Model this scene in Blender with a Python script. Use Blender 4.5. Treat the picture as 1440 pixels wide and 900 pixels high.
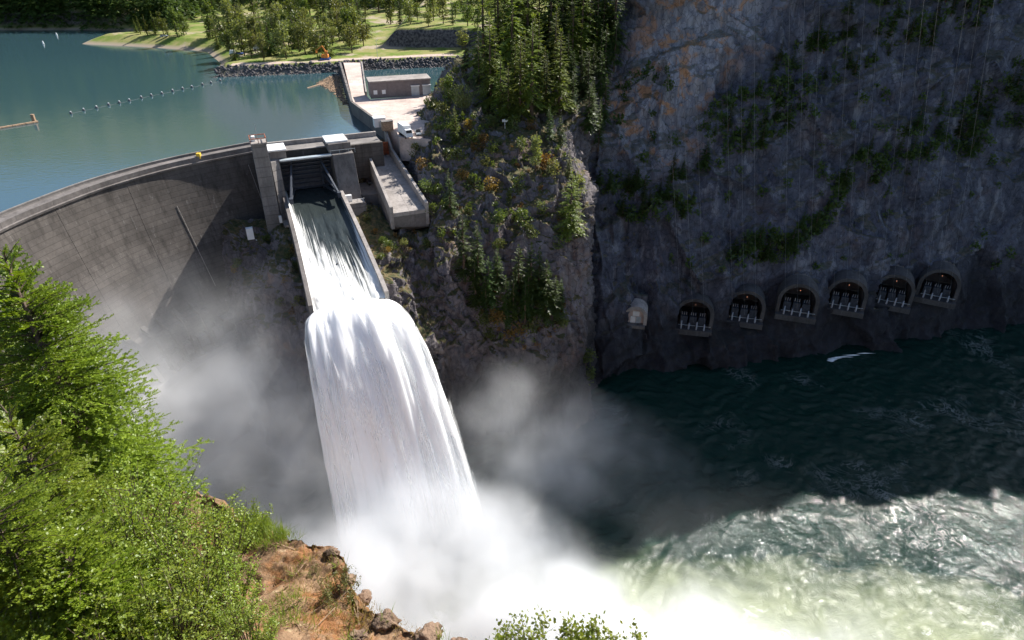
import bpy, bmesh, math, random
import numpy as np
from mathutils import Vector, Matrix

for o in list(bpy.data.objects):
    bpy.data.objects.remove(o)
S = bpy.context.scene
R = math.radians
COL = S.collection
random.seed(7)

# ------------------------------------------------------------------ camera
CAM_H, PITCH, FPX = 148.0, R(30.6), 960.0        # metres above the tailwater; focal length in pixels of a 1440 wide frame
cd = bpy.data.cameras.new('camera'); cam = bpy.data.objects.new('camera', cd); COL.objects.link(cam)
cam.location = (0, 0, CAM_H); cam.rotation_euler = (math.pi/2 - PITCH, 0, 0)
cd.sensor_width = 36.0; cd.lens = 36.0*FPX/1440.0; cd.clip_start = 0.1; cd.clip_end = 6000
S.camera = cam

# ------------------------------------------------------------------ sky and sun
SUN_AZ, SUN_EL = R(42), R(42)                     # azimuth from +Y towards +X
w = bpy.data.worlds.new('World'); S.world = w; w.use_nodes = True
nt = w.node_tree
sky = nt.nodes.new('ShaderNodeTexSky'); sky.sky_type = 'NISHITA'; sky.sun_disc = False
sky.sun_elevation = SUN_EL; sky.sun_rotation = SUN_AZ; sky.altitude = 600; sky.dust_density = 1.2
nt.links.new(sky.outputs[0], nt.nodes['Background'].inputs[0]); nt.nodes['Background'].inputs[1].default_value = 0.085
sd = bpy.data.lights.new('sun', 'SUN'); sd.energy = 5.0; sd.angle = R(0.5); sd.color = (1.0, 0.95, 0.88)
sun = bpy.data.objects.new('sun', sd); COL.objects.link(sun)
SDIR = Vector((math.sin(SUN_AZ)*math.cos(SUN_EL), math.cos(SUN_AZ)*math.cos(SUN_EL), math.sin(SUN_EL)))
sun.rotation_euler = SDIR.to_track_quat('Z', 'Y').to_euler(); sun.location = (200, 200, 400)
S.view_settings.view_transform = 'Standard'; S.view_settings.look = 'None'
S.view_settings.exposure = 0.85; S.view_settings.gamma = 1.0
S.cycles.use_denoising = True; S.cycles.max_bounces = 6; S.cycles.diffuse_bounces = 3; S.cycles.glossy_bounces = 3
S.cycles.transmission_bounces = 4; S.cycles.volume_bounces = 5; S.cycles.transparent_max_bounces = 12
S.cycles.sample_clamp_indirect = 6.0; S.cycles.caustics_reflective = False; S.cycles.caustics_refractive = False
S.cycles.use_adaptive_sampling = True; S.cycles.adaptive_threshold = 0.02

# ------------------------------------------------------------------ geometry helpers
CT, ST = math.cos(PITCH), math.sin(PITCH)
def at(px, py, t):                                 # the world point t metres deep along the lens axis under a pixel of the photograph
    x = (px-720)/FPX; y = (450-py)/FPX
    return np.array((x*t, (CT+y*ST)*t, CAM_H + (-ST+y*CT)*t))
def atz(px, py, z):
    y = (450-py)/FPX
    return at(px, py, (z-CAM_H)/(-ST+y*CT))

def _h(i, j, k, s):
    n = (i.astype(np.int64)*73856093) ^ (j.astype(np.int64)*19349663) ^ (k.astype(np.int64)*83492791) ^ (s*2654435761)
    n = n & 0xffffffff
    n = ((n ^ (n >> 16))*0x45d9f3b) & 0xffffffff
    n = ((n ^ (n >> 16))*0x45d9f3b) & 0xffffffff
    return ((n ^ (n >> 16)) & 0xffffff)/float(0xffffff)*2-1
def noise(p, seed=0):                              # smooth value noise, N x 3 -> N
    p = np.asarray(p, float); f = np.floor(p); d = p-f; i, j, k = f[:, 0], f[:, 1], f[:, 2]
    u = d*d*d*(d*(d*6-15)+10)
    r = 0
    for a in (0, 1):
        for b in (0, 1):
            for c in (0, 1):
                wgt = (u[:, 0] if a else 1-u[:, 0])*(u[:, 1] if b else 1-u[:, 1])*(u[:, 2] if c else 1-u[:, 2])
                r = r + wgt*_h(i+a, j+b, k+c, seed)
    return r
def fbm(p, octaves=4, seed=0, gain=0.5, ridged=False):
    p = np.asarray(p, float); a, r = 1.0, 0
    for o in range(octaves):
        n = noise(p*(2.03**o) + 17.3*o, seed+o)
        r = r + a*((1-2*np.abs(n)) if ridged else n); a *= gain
    return r
def sstep(a, b, x):
    t = np.clip((x-a)/(b-a), 0, 1); return t*t*(3-2*t)

def mesh(name, v, f, smooth=False):                # f: n x 3 or n x 4 array, or a list of polygons
    me = bpy.data.meshes.new(name); v = np.asarray(v, np.float32)
    if isinstance(f, np.ndarray):
        k = f.shape[1]; me.vertices.add(len(v)); me.vertices.foreach_set('co', v.ravel())
        me.loops.add(f.size); me.loops.foreach_set('vertex_index', f.ravel().astype(np.int32))
        me.polygons.add(len(f)); me.polygons.foreach_set('loop_start', np.arange(0, f.size, k, dtype=np.int32))
        me.polygons.foreach_set('loop_total', np.full(len(f), k, np.int32)); me.update(calc_edges=True)
    else:
        me.from_pydata([tuple(map(float, q)) for q in v], [], [tuple(map(int, q)) for q in f]); me.update()
    if smooth: me.polygons.foreach_set('use_smooth', np.ones(len(me.polygons), bool))
    return me
def obj(name, me, m=None, parent=None, label=None, cat=None, group=None, kind=None, loc=None):
    o = bpy.data.objects.new(name, me); COL.objects.link(o)
    if m is not None and me is not None and not me.materials: me.materials.append(m)
    if parent is not None: o.parent = parent
    if loc is not None: o.location = loc
    return tag(o, label, cat, group, kind)
def tag(o, label=None, cat=None, group=None, kind=None):
    for k, x in (('label', label), ('category', cat), ('group', group), ('kind', kind)):
        if x: o[k] = x
    return o
def empty(name, loc, label, cat, group=None, rz=0):
    o = bpy.data.objects.new(name, None); COL.objects.link(o); o.location = loc; o.rotation_euler = (0, 0, rz); o.empty_display_size = 0.3
    return tag(o, label, cat, group)
def copy_tree(o, parent=None):
    c = o.copy(); COL.objects.link(c); c.parent = parent
    for ch in list(o.children): copy_tree(ch, c)
    return c
class MB:                                          # collects boxes, prisms and tubes into one mesh
    def __init__(s): s.v, s.f = [], []
    def add(s, v, f):
        n = len(s.v); s.v += [tuple(map(float, q)) for q in v]; s.f += [tuple(i+n for i in q) for q in f]; return s
    def box(s, x0, x1, y0, y1, z0, z1):
        return s.add([(x0,y0,z0),(x1,y0,z0),(x1,y1,z0),(x0,y1,z0),(x0,y0,z1),(x1,y0,z1),(x1,y1,z1),(x0,y1,z1)],
                     [(0,3,2,1),(4,5,6,7),(0,1,5,4),(1,2,6,5),(2,3,7,6),(3,0,4,7)])
    def hexa(s, p):                                # eight corners: bottom ring then top ring, counter-clockwise from above
        return s.add(p, [(0,3,2,1),(4,5,6,7),(0,1,5,4),(1,2,6,5),(2,3,7,6),(3,0,4,7)])
    def bar(s, a, b, wd, h=None):                  # a square bar from a to b
        a, b = Vector(a), Vector(b); h = h or wd; d = (b-a).normalized()
        u = d.cross(Vector((0,0,1)));
        if u.length < 1e-3: u = Vector((1,0,0))
        u.normalize(); q = u.cross(d).normalized()
        r = [u*wd/2*i + q*h/2*j for i, j in ((-1,-1),(1,-1),(1,1),(-1,1))]
        return s.add([a+x for x in r]+[b+x for x in r], [(0,1,2,3),(7,6,5,4),(0,4,5,1),(1,5,6,2),(2,6,7,3),(3,7,4,0)])
    def tube(s, pts, r, n=8, cap=True):
        pts = [Vector(p) for p in pts]; rs = r if hasattr(r, '__len__') else [r]*len(pts); V = []
        for i, p in enumerate(pts):
            d = (pts[min(i+1, len(pts)-1)]-pts[max(i-1, 0)]).normalized()
            u = d.cross(Vector((0,0,1)) if abs(d.z) < .95 else Vector((1,0,0))).normalized(); q = d.cross(u)
            V += [p + (u*math.cos(2*math.pi*k/n)+q*math.sin(2*math.pi*k/n))*rs[i] for k in range(n)]
        F = [(i*n+k, i*n+(k+1) % n, (i+1)*n+(k+1) % n, (i+1)*n+k) for i in range(len(pts)-1) for k in range(n)]
        if cap: F += [tuple(range(n))[::-1], tuple((len(pts)-1)*n+k for k in range(n))]
        return s.add(V, F)
    def mesh(s, name='part', xf=None, smooth=False, bevel=0):
        v = [xf(q) for q in s.v] if xf else s.v
        me = mesh(name, v, s.f, smooth)
        b = bmesh.new(); b.from_mesh(me)
        bmesh.ops.recalc_face_normals(b, faces=b.faces)
        if bevel: bmesh.ops.bevel(b, geom=list(b.edges), offset=bevel, segments=1, affect='EDGES')
        b.to_mesh(me); b.free()
        return me
    def build(s, name, m, parent=None, xf=None, smooth=False, bevel=0, **k):
        return obj(name, s.mesh(name, xf, smooth, bevel), m, parent, **k)

def catmull(P, n, axis=0):                         # resample a control net along one axis
    P = np.moveaxis(np.asarray(P, float), axis, 0); k = len(P)
    x = np.linspace(0, k-1, n); i = np.clip(np.floor(x).astype(int), 0, k-2); t = (x-i).reshape((-1,)+(1,)*(P.ndim-1))
    p0, p1, p2, p3 = P[np.clip(i-1, 0, k-1)], P[i], P[i+1], P[np.clip(i+2, 0, k-1)]
    r = .5*((2*p1)+(-p0+p2)*t+(2*p0-5*p1+4*p2-p3)*t*t+(-p0+3*p1-3*p2+p3)*t**3)
    return np.moveaxis(r, 0, axis)
def gridfaces(a, b, flip=False):
    i = np.arange(a-1)[:, None]*b + np.arange(b-1)[None, :]; i = i.ravel()
    f = np.stack([i, i+1, i+b+1, i+b], 1)
    return f[:, ::-1].copy() if flip else f
def gnormals(G):
    du = np.gradient(G, axis=0); dv = np.gradient(G, axis=1); n = np.cross(du, dv)
    return n/np.maximum(np.linalg.norm(n, axis=2, keepdims=True), 1e-9)
def facets(p, seed=0, tilt=.9):                     # broken rock: every cell is a block with its own step and slant
    f = np.floor(p); best = np.full(len(p), 1e9); val = np.zeros(len(p)); sec = np.full(len(p), 1e9)
    for a in (-1, 0, 1):
        for b in (-1, 0, 1):
            for c in (-1, 0, 1):
                i, j, k = f[:, 0]+a, f[:, 1]+b, f[:, 2]+c
                e = np.stack([i+.5+.5*_h(i, j, k, seed), j+.5+.5*_h(i, j, k, seed+1), k+.5+.5*_h(i, j, k, seed+2)], 1)
                q = p-e; d = (q*q).sum(1); n = d < best
                v = _h(i, j, k, seed+3) + tilt*(q[:, 0]*_h(i, j, k, seed+4)+q[:, 1]*_h(i, j, k, seed+5)+q[:, 2]*_h(i, j, k, seed+6))
                sec = np.where(n, best, np.minimum(sec, d)); best = np.where(n, d, best); val = np.where(n, v, val)
    return val - .5*np.exp(-(np.sqrt(sec)-np.sqrt(best))*14)
def rock_net(P, n, m, amp=2.2, scale=14.0, seed=0, flip=False, strata=0.5, fine=1.0, edge=None, ledge=0.0):
    G = catmull(catmull(P, n, 0), m, 1); N = gnormals(G)*(-1 if flip else 1); p = G.reshape(-1, 3)
    q = p/scale; wv = np.stack([noise(q*.9, seed+50), noise(q*.9, seed+51), noise(q*.9, seed+52)], 1)
    sh = np.stack([p[:, 0]+.25*p[:, 2], p[:, 1]-.1*p[:, 2], p[:, 2]-.35*p[:, 0]], 1)            # beds and joints dip to the left
    d = amp*(.6*fbm((q+.4*wv)*np.array((1, 1, .45)), 3, seed, ridged=True)-.2)
    d += amp*.55*facets(sh/scale*np.array((1.5, 1.5, .75)) + .35*wv, seed+60)
    d += fine*amp*.30*facets(sh/scale*np.array((4.0, 4.0, 2.4)) + .5*wv, seed+70)
    d += fine*amp*.12*facets(sh/scale*np.array((10., 10., 7.0)) + .5*wv, seed+80)
    d += strata*fbm(np.stack([p[:, 0]*.03, p[:, 1]*.03, sh[:, 2]*.33], 1) + .3*wv, 3, seed+20)
    d += .14*fbm(p/1.1, 3, seed+35)
    if ledge:                                        # slanting ledges that climb to the right
        u = (p[:, 2]-.55*p[:, 0]+11*wv[:, 0]+5*wv[:, 1])/30.0; fu = u-np.floor(u); d += ledge*(np.where(fu < .8, .5-fu/.8, (fu-.8)/.2-.5))*(.6+.6*noise(p/45, seed+90))
    if edge is not None: d = d*edge(G).reshape(-1)
    G2 = p + N.reshape(-1, 3)*d[:, None]
    return G2.reshape(G.shape)

# ------------------------------------------------------------------ material helpers
class NT:
    def __init__(s, name):
        s.m = bpy.data.materials.new(name); s.m.use_nodes = True; s.t = s.m.node_tree; s.t.nodes.clear()
        s.out = s.t.nodes.new('ShaderNodeOutputMaterial'); s._pos = None
    def n(s, typ, ins=None, **props):
        nd = s.t.nodes.new('ShaderNode'+typ)
        for k, v in props.items(): setattr(nd, k, v)
        for k, v in (ins or {}).items():
            sock = nd.inputs[k]
            if isinstance(v, bpy.types.NodeSocket): s.t.links.new(v, sock)
            elif hasattr(v, '__len__') and sock.type == 'RGBA' and len(v) == 3: sock.default_value = (*v, 1)
            else: sock.default_value = v
        return nd
    def pos(s):
        if s._pos is None: s._pos = s.n('NewGeometry').outputs['Position']
        return s._pos
    def nz(s): return s.n('SeparateXYZ', {0: s.n('NewGeometry').outputs['Normal']}).outputs[2]
    def scaled(s, sx, sy, sz, src=None): return s.n('VectorMath', {0: src or s.pos(), 1: (sx, sy, sz)}, operation='MULTIPLY').outputs[0]
    def noise(s, scale=1.0, detail=4, rough=.55, vec=None, dist=0): 
        return s.n('TexNoise', {'Vector': vec or s.pos(), 'Scale': scale, 'Detail': detail, 'Roughness': rough, 'Distortion': dist}).outputs[0]
    def ramp(s, x, *stops, interp='LINEAR'):
        r = s.n('ValToRGB', {0: x}); r.color_ramp.interpolation = interp; e = r.color_ramp.elements
        while len(e) < len(stops): e.new(.5)
        for k, (p, c) in enumerate(stops):
            e[k].position = p; c = c if hasattr(c, '__len__') else (c, c, c); e[k].color = (*c, 1)
        return r.outputs[0]
    def math(s, op, a, b=0.0, clamp=False): return s.n('Math', {0: a, 1: b}, operation=op, use_clamp=clamp).outputs[0]
    def mix(s, f, a, b, mode='MIX'):
        nd = s.n('Mix', data_type='RGBA', blend_type=mode)
        for k, v in ((0, f), (6, a), (7, b)):
            if isinstance(v, bpy.types.NodeSocket): s.t.links.new(v, nd.inputs[k])
            else: nd.inputs[k].default_value = (*v, 1) if hasattr(v, '__len__') and len(v) == 3 else v
        return nd.outputs[2]
    def bump(s, h, strength=.5, dist=.1): return s.n('Bump', {'Height': h, 'Strength': strength, 'Distance': dist}).outputs[0]
    def pbsdf(s, **k): return s.n('BsdfPrincipled', {a.replace('_', ' '): b for a, b in k.items()}).outputs[0]
    def surf(s, sh): s.t.links.new(sh, s.out.inputs[0]); return s.m
def plain(name, c, rough=.6, metal=0, var=.25, scale=.7, bump=0):
    t = NT(name); n = t.noise(scale, 5)
    col = t.mix(t.ramp(n, (.3, 0), (.7, 1)), tuple(x*(1-var) for x in c), tuple(min(1, x*(1+var)) for x in c))
    k = dict(Base_Color=col, Roughness=rough, Metallic=metal)
    if bump: k['Normal'] = t.bump(t.noise(scale*8, 4), .5, bump)
    return t.surf(t.pbsdf(**k))

def rock_mat(name, dark, light, orange=.35, moss=.6, streak=.5, pale=(.34, .32, .33), bump=.8, sun_patch=False, dark_band=(18, 34)):
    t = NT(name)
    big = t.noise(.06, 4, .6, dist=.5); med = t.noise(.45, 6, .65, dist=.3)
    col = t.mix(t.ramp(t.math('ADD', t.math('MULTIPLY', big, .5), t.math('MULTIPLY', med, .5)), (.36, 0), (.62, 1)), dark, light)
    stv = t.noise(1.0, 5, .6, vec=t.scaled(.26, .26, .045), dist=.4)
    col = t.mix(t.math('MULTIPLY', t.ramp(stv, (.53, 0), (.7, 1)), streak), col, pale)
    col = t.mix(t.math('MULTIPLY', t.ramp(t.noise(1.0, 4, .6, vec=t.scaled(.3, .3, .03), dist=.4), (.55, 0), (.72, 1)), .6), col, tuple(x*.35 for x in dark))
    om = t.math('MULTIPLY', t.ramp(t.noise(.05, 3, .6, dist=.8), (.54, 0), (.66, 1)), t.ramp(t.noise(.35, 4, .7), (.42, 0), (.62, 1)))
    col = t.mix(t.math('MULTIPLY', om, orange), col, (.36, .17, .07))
    if sun_patch:                                        # grazing sun painted in as paler rock, plus rusty stains, big cliff upper left
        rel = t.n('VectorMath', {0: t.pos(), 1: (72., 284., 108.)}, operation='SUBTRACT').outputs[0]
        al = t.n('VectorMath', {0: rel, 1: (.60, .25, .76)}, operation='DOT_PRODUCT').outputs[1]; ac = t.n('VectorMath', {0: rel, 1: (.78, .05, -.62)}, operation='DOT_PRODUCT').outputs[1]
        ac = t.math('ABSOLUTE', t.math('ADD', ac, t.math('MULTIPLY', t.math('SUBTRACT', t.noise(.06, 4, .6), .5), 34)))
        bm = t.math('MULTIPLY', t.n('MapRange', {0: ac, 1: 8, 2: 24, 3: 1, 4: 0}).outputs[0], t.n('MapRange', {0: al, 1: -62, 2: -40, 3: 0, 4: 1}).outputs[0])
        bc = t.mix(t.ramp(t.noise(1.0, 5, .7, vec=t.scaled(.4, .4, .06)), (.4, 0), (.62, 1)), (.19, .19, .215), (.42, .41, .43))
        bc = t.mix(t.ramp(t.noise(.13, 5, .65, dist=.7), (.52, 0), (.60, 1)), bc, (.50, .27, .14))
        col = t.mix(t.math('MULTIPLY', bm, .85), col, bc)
    crack = t.n('TexVoronoi', {'Vector': t.n('VectorMath', {0: t.scaled(1, 1, .6), 1: t.n('TexNoise', {'Vector': t.pos(), 'Scale': .5, 'Detail': 3}).outputs[1]}, operation='ADD').outputs[0], 'Scale': .45}, feature='DISTANCE_TO_EDGE').outputs[0]
    col = t.mix(t.ramp(crack, (0.0, .55), (.05, 0)), col, tuple(x*.3 for x in dark))
    mm = t.math('MULTIPLY', t.ramp(t.math('ADD', t.nz(), t.math('MULTIPLY', t.noise(.3, 4, .7), .5)), (.98, 0), (1.16, 1)), moss)
    mc = t.mix(t.ramp(t.noise(.9, 4), (.4, 0), (.62, 1)), (.045, .06, .016), (.14, .10, .04))
    col = t.mix(mm, col, mc)
    wz = t.math('ADD', t.n('SeparateXYZ', {0: t.pos()}).outputs[2], t.math('MULTIPLY', t.noise(.09, 4, .6), 22))      # darker band low on the rock, above the river
    if name != 'rock_fore' and 'loose' not in name: col = t.mix(t.n('MapRange', {0: wz, 1: dark_band[0], 2: dark_band[1], 3: .84, 4: 0}).outputs[0], col, (.014, .013, .015))
    h = t.math('ADD', t.math('MULTIPLY', t.noise(.9, 8, .68), 1.0), t.math('MULTIPLY', t.ramp(crack, (0, 0), (.08, 1)), .25))
    return t.surf(t.pbsdf(Base_Color=col, Roughness=.85, Specular_IOR_Level=.25, Normal=t.bump(h, bump, .5)))

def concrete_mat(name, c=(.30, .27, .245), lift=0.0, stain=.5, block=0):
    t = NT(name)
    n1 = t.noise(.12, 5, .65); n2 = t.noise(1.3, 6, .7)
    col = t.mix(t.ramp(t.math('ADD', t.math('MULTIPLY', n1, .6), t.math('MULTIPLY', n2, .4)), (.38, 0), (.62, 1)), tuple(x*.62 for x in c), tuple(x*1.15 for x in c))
    st = t.noise(1.0, 5, .7, vec=t.scaled(.5, .5, .03))
    col = t.mix(t.math('MULTIPLY', t.ramp(st, (.5, 0), (.68, 1)), stain), col, tuple(x*.3 for x in c))
    s2 = t.noise(1.0, 4, .75, vec=t.scaled(.8, .8, .05))
    col = t.mix(t.math('MULTIPLY', t.ramp(s2, (.62, 0), (.74, 1)), .45*stain), col, (.5, .48, .46))
    h = t.math('MULTIPLY', t.noise(2.2, 6, .7), .3)
    if lift:
        z = t.n('SeparateXYZ', {0: t.pos()}).outputs[2]
        fr = t.math('FRACT', t.math('DIVIDE', z, lift)); ln = t.ramp(fr, (0, 1), (.07, 0), (.93, 0), (1, 1))
        idx = t.math('FLOOR', t.math('DIVIDE', z, lift)); wn = t.n('TexWhiteNoise', {'W': idx}, noise_dimensions='1D').outputs[0]
        col = t.mix(t.math('MULTIPLY', wn, .45), col, tuple(x*.5 for x in c))
        col = t.mix(t.math('MULTIPLY', ln, .7), col, tuple(x*.33 for x in c))
        h = t.math('SUBTRACT', h, t.math('MULTIPLY', ln, .6))
    return t.surf(t.pbsdf(Base_Color=col, Roughness=.85, Specular_IOR_Level=.25, Normal=t.bump(h, .5, .08)))

def leaf_mat(name, c1, c2, trans=.45, scale=.6):
    t = NT(name)
    rnd = t.n('NewGeometry').outputs['Random Per Island']; oi = t.n('ObjectInfo').outputs['Random']
    col = t.mix(t.math('ADD', t.math('MULTIPLY', rnd, .6), t.math('MULTIPLY', t.noise(scale, 3), .5)), c1, c2)
    col = t.n('HueSaturation', {'Hue': t.math('ADD', .485, t.math('MULTIPLY', oi, .03)), 'Value': t.math('ADD', .75, t.math('MULTIPLY', oi, .5)), 'Color': col}).outputs[0]
    a = t.n('BsdfDiffuse', {'Color': col}).outputs[0]
    tc = t.mix(1.0, col, (1.25, 1.2, .55), 'MULTIPLY')
    b = t.n('BsdfTranslucent', {'Color': tc}).outputs[0]
    g = t.n('BsdfGlossy', {'Color': (.5, .5, .5), 'Roughness': .45}).outputs[0]
    s1 = t.n('MixShader', {0: trans, 1: a, 2: b}).outputs[0]
    return t.surf(t.n('MixShader', {0: .06, 1: s1, 2: g}).outputs[0])

M = {}
M['rock'] = rock_mat('rock_knoll', (.07, .06, .066), (.21, .185, .185), orange=.35, moss=.9, streak=.4, dark_band=(36, 54))
M['rock_main'] = rock_mat('rock_main', (.042, .044, .060), (.125, .128, .158), orange=.12, moss=.5, streak=.8, bump=.55, sun_patch=True, dark_band=(27, 42), pale=(.25, .25, .275))
M['rock_fore'] = rock_mat('rock_fore', (.12, .07, .045), (.30, .19, .11), orange=.5, moss=0, streak=.1)
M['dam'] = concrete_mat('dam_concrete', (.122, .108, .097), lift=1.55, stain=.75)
M['conc'] = concrete_mat('pier_concrete', (.26, .24, .225), lift=3.0, stain=.4)
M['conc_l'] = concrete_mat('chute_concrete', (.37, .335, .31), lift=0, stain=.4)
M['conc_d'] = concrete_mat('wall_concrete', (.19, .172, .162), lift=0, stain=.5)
M['plaza'] = concrete_mat('plaza_concrete', (.62, .50, .44), lift=0, stain=.2)
M['white'] = plain('white_paint', (.78, .78, .77), .45, var=.08)
M['steel'] = plain('gate_steel', (.055, .065, .085), .55, .3, var=.35, scale=1.2)
M['steel_l'] = plain('pale_steel', (.42, .47, .50), .45, .2, var=.15)
M['rust'] = plain('rust', (.30, .085, .035), .8, var=.35, scale=1.5)
M['dark'] = plain('dark', (.02, .02, .022), .7)
M['bark'] = plain('bark', (.10, .07, .05), .9, var=.4, scale=3)
M['wood'] = plain('driftwood', (.33, .22, .14), .9, var=.4, scale=2)

# ------------------------------------------------------------------ the main cliff of the far bank
def A(*q): return [at(*x) for x in q]
cols = [
 A((760,556,272),(760,450,272),(760,350,274),(760,260,277),(762,190,287),(790,110,302),(808,30,322),(830,-70,332)),
 A((842,556,252),(842,450,250),(838,350,252),(832,260,256),(815,190,265),(850,110,274),(865,30,284),(885,-70,292)),
 A((930,536,258),(930,450,257),(925,350,258),(920,260,260),(915,190,263),(915,110,267),(915,30,272),(915,-70,277)),
 A((1050,526,263),(1050,430,260),(1050,350,259),(1050,260,263),(1050,190,263),(1050,110,264),(1050,30,265),(1050,-70,266)),
 A((1200,511,271),(1200,410,267),(1200,330,265),(1200,250,266),(1200,180,267),(1200,100,266),(1200,20,266),(1200,-70,266)),
 A((1330,490,280),(1330,395,276),(1330,320,273),(1330,240,273),(1330,170,273),(1330,90,274),(1330,10,275),(1330,-80,276)),
 A((1440,469,289),(1440,380,285),(1440,310,282),(1440,230,280),(1440,160,281),(1440,80,282),(1440,0,284),(1440,-90,286)),
 A((1600,437,305),(1600,350,302),(1600,280,300),(1600,200,299),(1600,130,300),(1600,50,302),(1600,-30,304),(1600,-110,306)),
 A((1900,400,330),(1900,310,328),(1900,240,326),(1900,160,326),(1900,90,328),(1900,10,330),(1900,-70,334),(1900,-150,338)),
]
ridge = [(40,400,140),(66,372,155),(92,345,175),(130,325,205),(180,318,236),(235,324,213),(292,332,218),(370,350,232),(540,395,215)]
net = [c + [np.array(r)*.5+c[-1]*.5+np.array((0,0,4)), np.array(r, float), np.array(r)+np.array((10,120,-10.))] for c, r in zip(cols, ridge)]
net = [[np.array((*c[0][:2], -9.))] + c for c in net]
G = rock_net(np.array(net), 480, 360, amp=4.6, scale=30, seed=3, flip=True, strata=.9, fine=.6, ledge=5.0)
MAIN = G
PORT = []                                            # six transformer bays and a small adit: centre of the sill, facing, width, height
def cliff_at(px, py):
    x = (px-720)/FPX; y = (450-py)/FPX; P_ = MAIN.reshape(-1, 3); d_ = P_[:, 1]*CT-(P_[:, 2]-CAM_H)*ST
    q = np.hypot(P_[:, 0]/d_-x, (P_[:, 1]*ST+(P_[:, 2]-CAM_H)*CT)/d_-y); i = np.argsort(q)[:25]; return P_[i].mean(0)
for i, (px, py) in enumerate(((973, 459), (1046, 449), (1118, 440), (1187, 432), (1252, 425), (1314, 417))):
    PORT.append((cliff_at(px, py), R(-12-3.0*i), 12.0, 11.5))
PORT.append((cliff_at(892, 455), R(-12), 5.6, 6.2))
def arch_in(P_, port, grow=0.0):                     # which points lie inside a bay opening
    c, a, wd, ht = port; lx, ly = math.cos(a), math.sin(a); u = (P_[..., 0]-c[0])*lx+(P_[..., 1]-c[1])*ly; v = -(P_[..., 0]-c[0])*ly+(P_[..., 1]-c[1])*lx; z = P_[..., 2]-c[2]
    r = wd/2+grow; sp = ht-wd/2
    return (np.abs(v) < 12) & (z > -grow) & np.where(z < sp, np.abs(u) < r, u*u+(z-sp)**2 < r*r)
F = gridfaces(*G.shape[:2], flip=True); cen = G.reshape(-1, 3)[F].mean(1); keep = np.ones(len(F), bool)
for p_ in PORT: keep &= ~arch_in(cen, p_, .1)
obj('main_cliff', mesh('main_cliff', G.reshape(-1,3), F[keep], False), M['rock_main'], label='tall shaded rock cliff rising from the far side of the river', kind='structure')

# ------------------------------------------------------------------ the rock knoll beside the spillway
SC0, SC1 = at(534, 222, 236), at(576, 297, 205); SLD = float(np.linalg.norm((SC1-SC0)[:2])); SDV = (SC1-SC0)[:2]/SLD; SNV = np.array((-SDV[1], SDV[0])); SNV = SNV if SNV[0] > 0 else -SNV
def CP(k, a, dz_): return np.array((*(SC0[:2]+SDV*SLD*k+SNV*a), SC0[2]+(SC1[2]-SC0[2])*k+dz_))
kc = [
 [(-48,262,78),(-44,243,79)] + A((520,250,230),(535,330,210),(550,400,195),(575,450,191),(603,500,191),(612,560,200),(615,640,214)) + [(-20,176,-9)],
 [(-44,262,78),(-43,246,72),CP(.0,0,-6),CP(.35,0,-6),CP(.75,0,-6.5),CP(1.0,0,-9)] + A((588,430,199),(612,500,194),(625,600,209)) + [(-19,177,-9)],
 [(-38,285,80),(-37,246,79),CP(-.02,8.2,1.5),CP(.35,8.2,-1.5),CP(.75,8.2,-3.5),CP(1.05,8,-7)] + A((604,425,199),(622,500,196),(632,600,210)) + [(-18,177,-9)],
 [(-33,320,82),(-33,250,84)] + A((590,200,229),(600,260,214),(610,330,206),(620,400,200),(632,460,198),(640,510,198),(640,640,216)) + [(-17,178,-9)],
 [(-24,316,95),(-20,258,92)] + A((640,165,232),(645,200,222),(650,260,213),(660,330,207),(670,400,204),(680,460,203),(690,530,205)) + [(-6,180,-9)],
 [(-8,310,104),(0,262,96)] + A((720,160,232),(725,200,221),(730,260,212),(735,330,207),(740,400,205),(745,460,205),(745,550,209)) + [(6,180,-9)],
 [(14,306,108),(18,262,96)] + A((780,185,226),(795,230,216),(800,280,211),(805,340,209),(808,400,210),(808,470,212),(808,550,218)) + [(18,178,-9)],
 [(32,300,106),(30,258,94)] + A((805,200,230),(822,245,220),(832,300,216),(830,350,217),(826,400,220),(824,450,224),(832,520,232)) + [(29,193,-9)],
 [(44,292,104),(36,266,86),(30,248,78),(28,243,70),(29,240,60),(29,238,50),(29,236,40),(29,233,28),(30,228,12),(30,218,-9)],
]
G = rock_net(np.array([[np.array(q, float) for q in c] for c in kc]), 300, 330, amp=2.4, scale=16, seed=11, flip=False, strata=.6)
KNOLL = G
obj('rock_knoll', mesh('rock_knoll', G.reshape(-1,3), gridfaces(*G.shape[:2]), False), M['rock'], label='rugged rock knoll between the spillway and the river', kind='structure')

# ------------------------------------------------------------------ the rock spur that carries the chute and the tower
sc = [
 [(-104,214,66),(-100,210,62),(-97,204,48),(-95,198,30),(-93,190,-9)],
 [(-88,206,64),(-86,198,60),(-86,190,48),(-85,180,30),(-84,172,-9)],
 [(-76,204,66),(-77,194,62),(-76,178,51),(-72,168,32),(-70,160,-9)],
 [(-68,200,67.5),(-66,186,64.5),(-63,168,57),(-60,160,36),(-58,155,-9)],
 [(-58,196,67),(-53,180,63.5),(-50,164,58),(-48,160,36),(-46,156,-9)],
 [(-50,200,67),(-42,184,63.5),(-37,166,57),(-36,162,36),(-34,158,-9)],
 [(-44,206,70),(-35,190,64),(-30,174,56),(-28,170,36),(-26,166,-9)],
]
G = rock_net(np.array([[np.array(q, float) for q in c] for c in sc]), 150, 170, amp=2.0, scale=12, seed=31, strata=.5, edge=lambda g: 1-.5*sstep(61, 65, g[..., 2]))
G_SPUR = G
obj('rock_spur', mesh('rock_spur', G.reshape(-1,3), gridfaces(*G.shape[:2]), False), M['rock'], label='dark rock spur under the spillway chute and tower', kind='structure')

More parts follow.
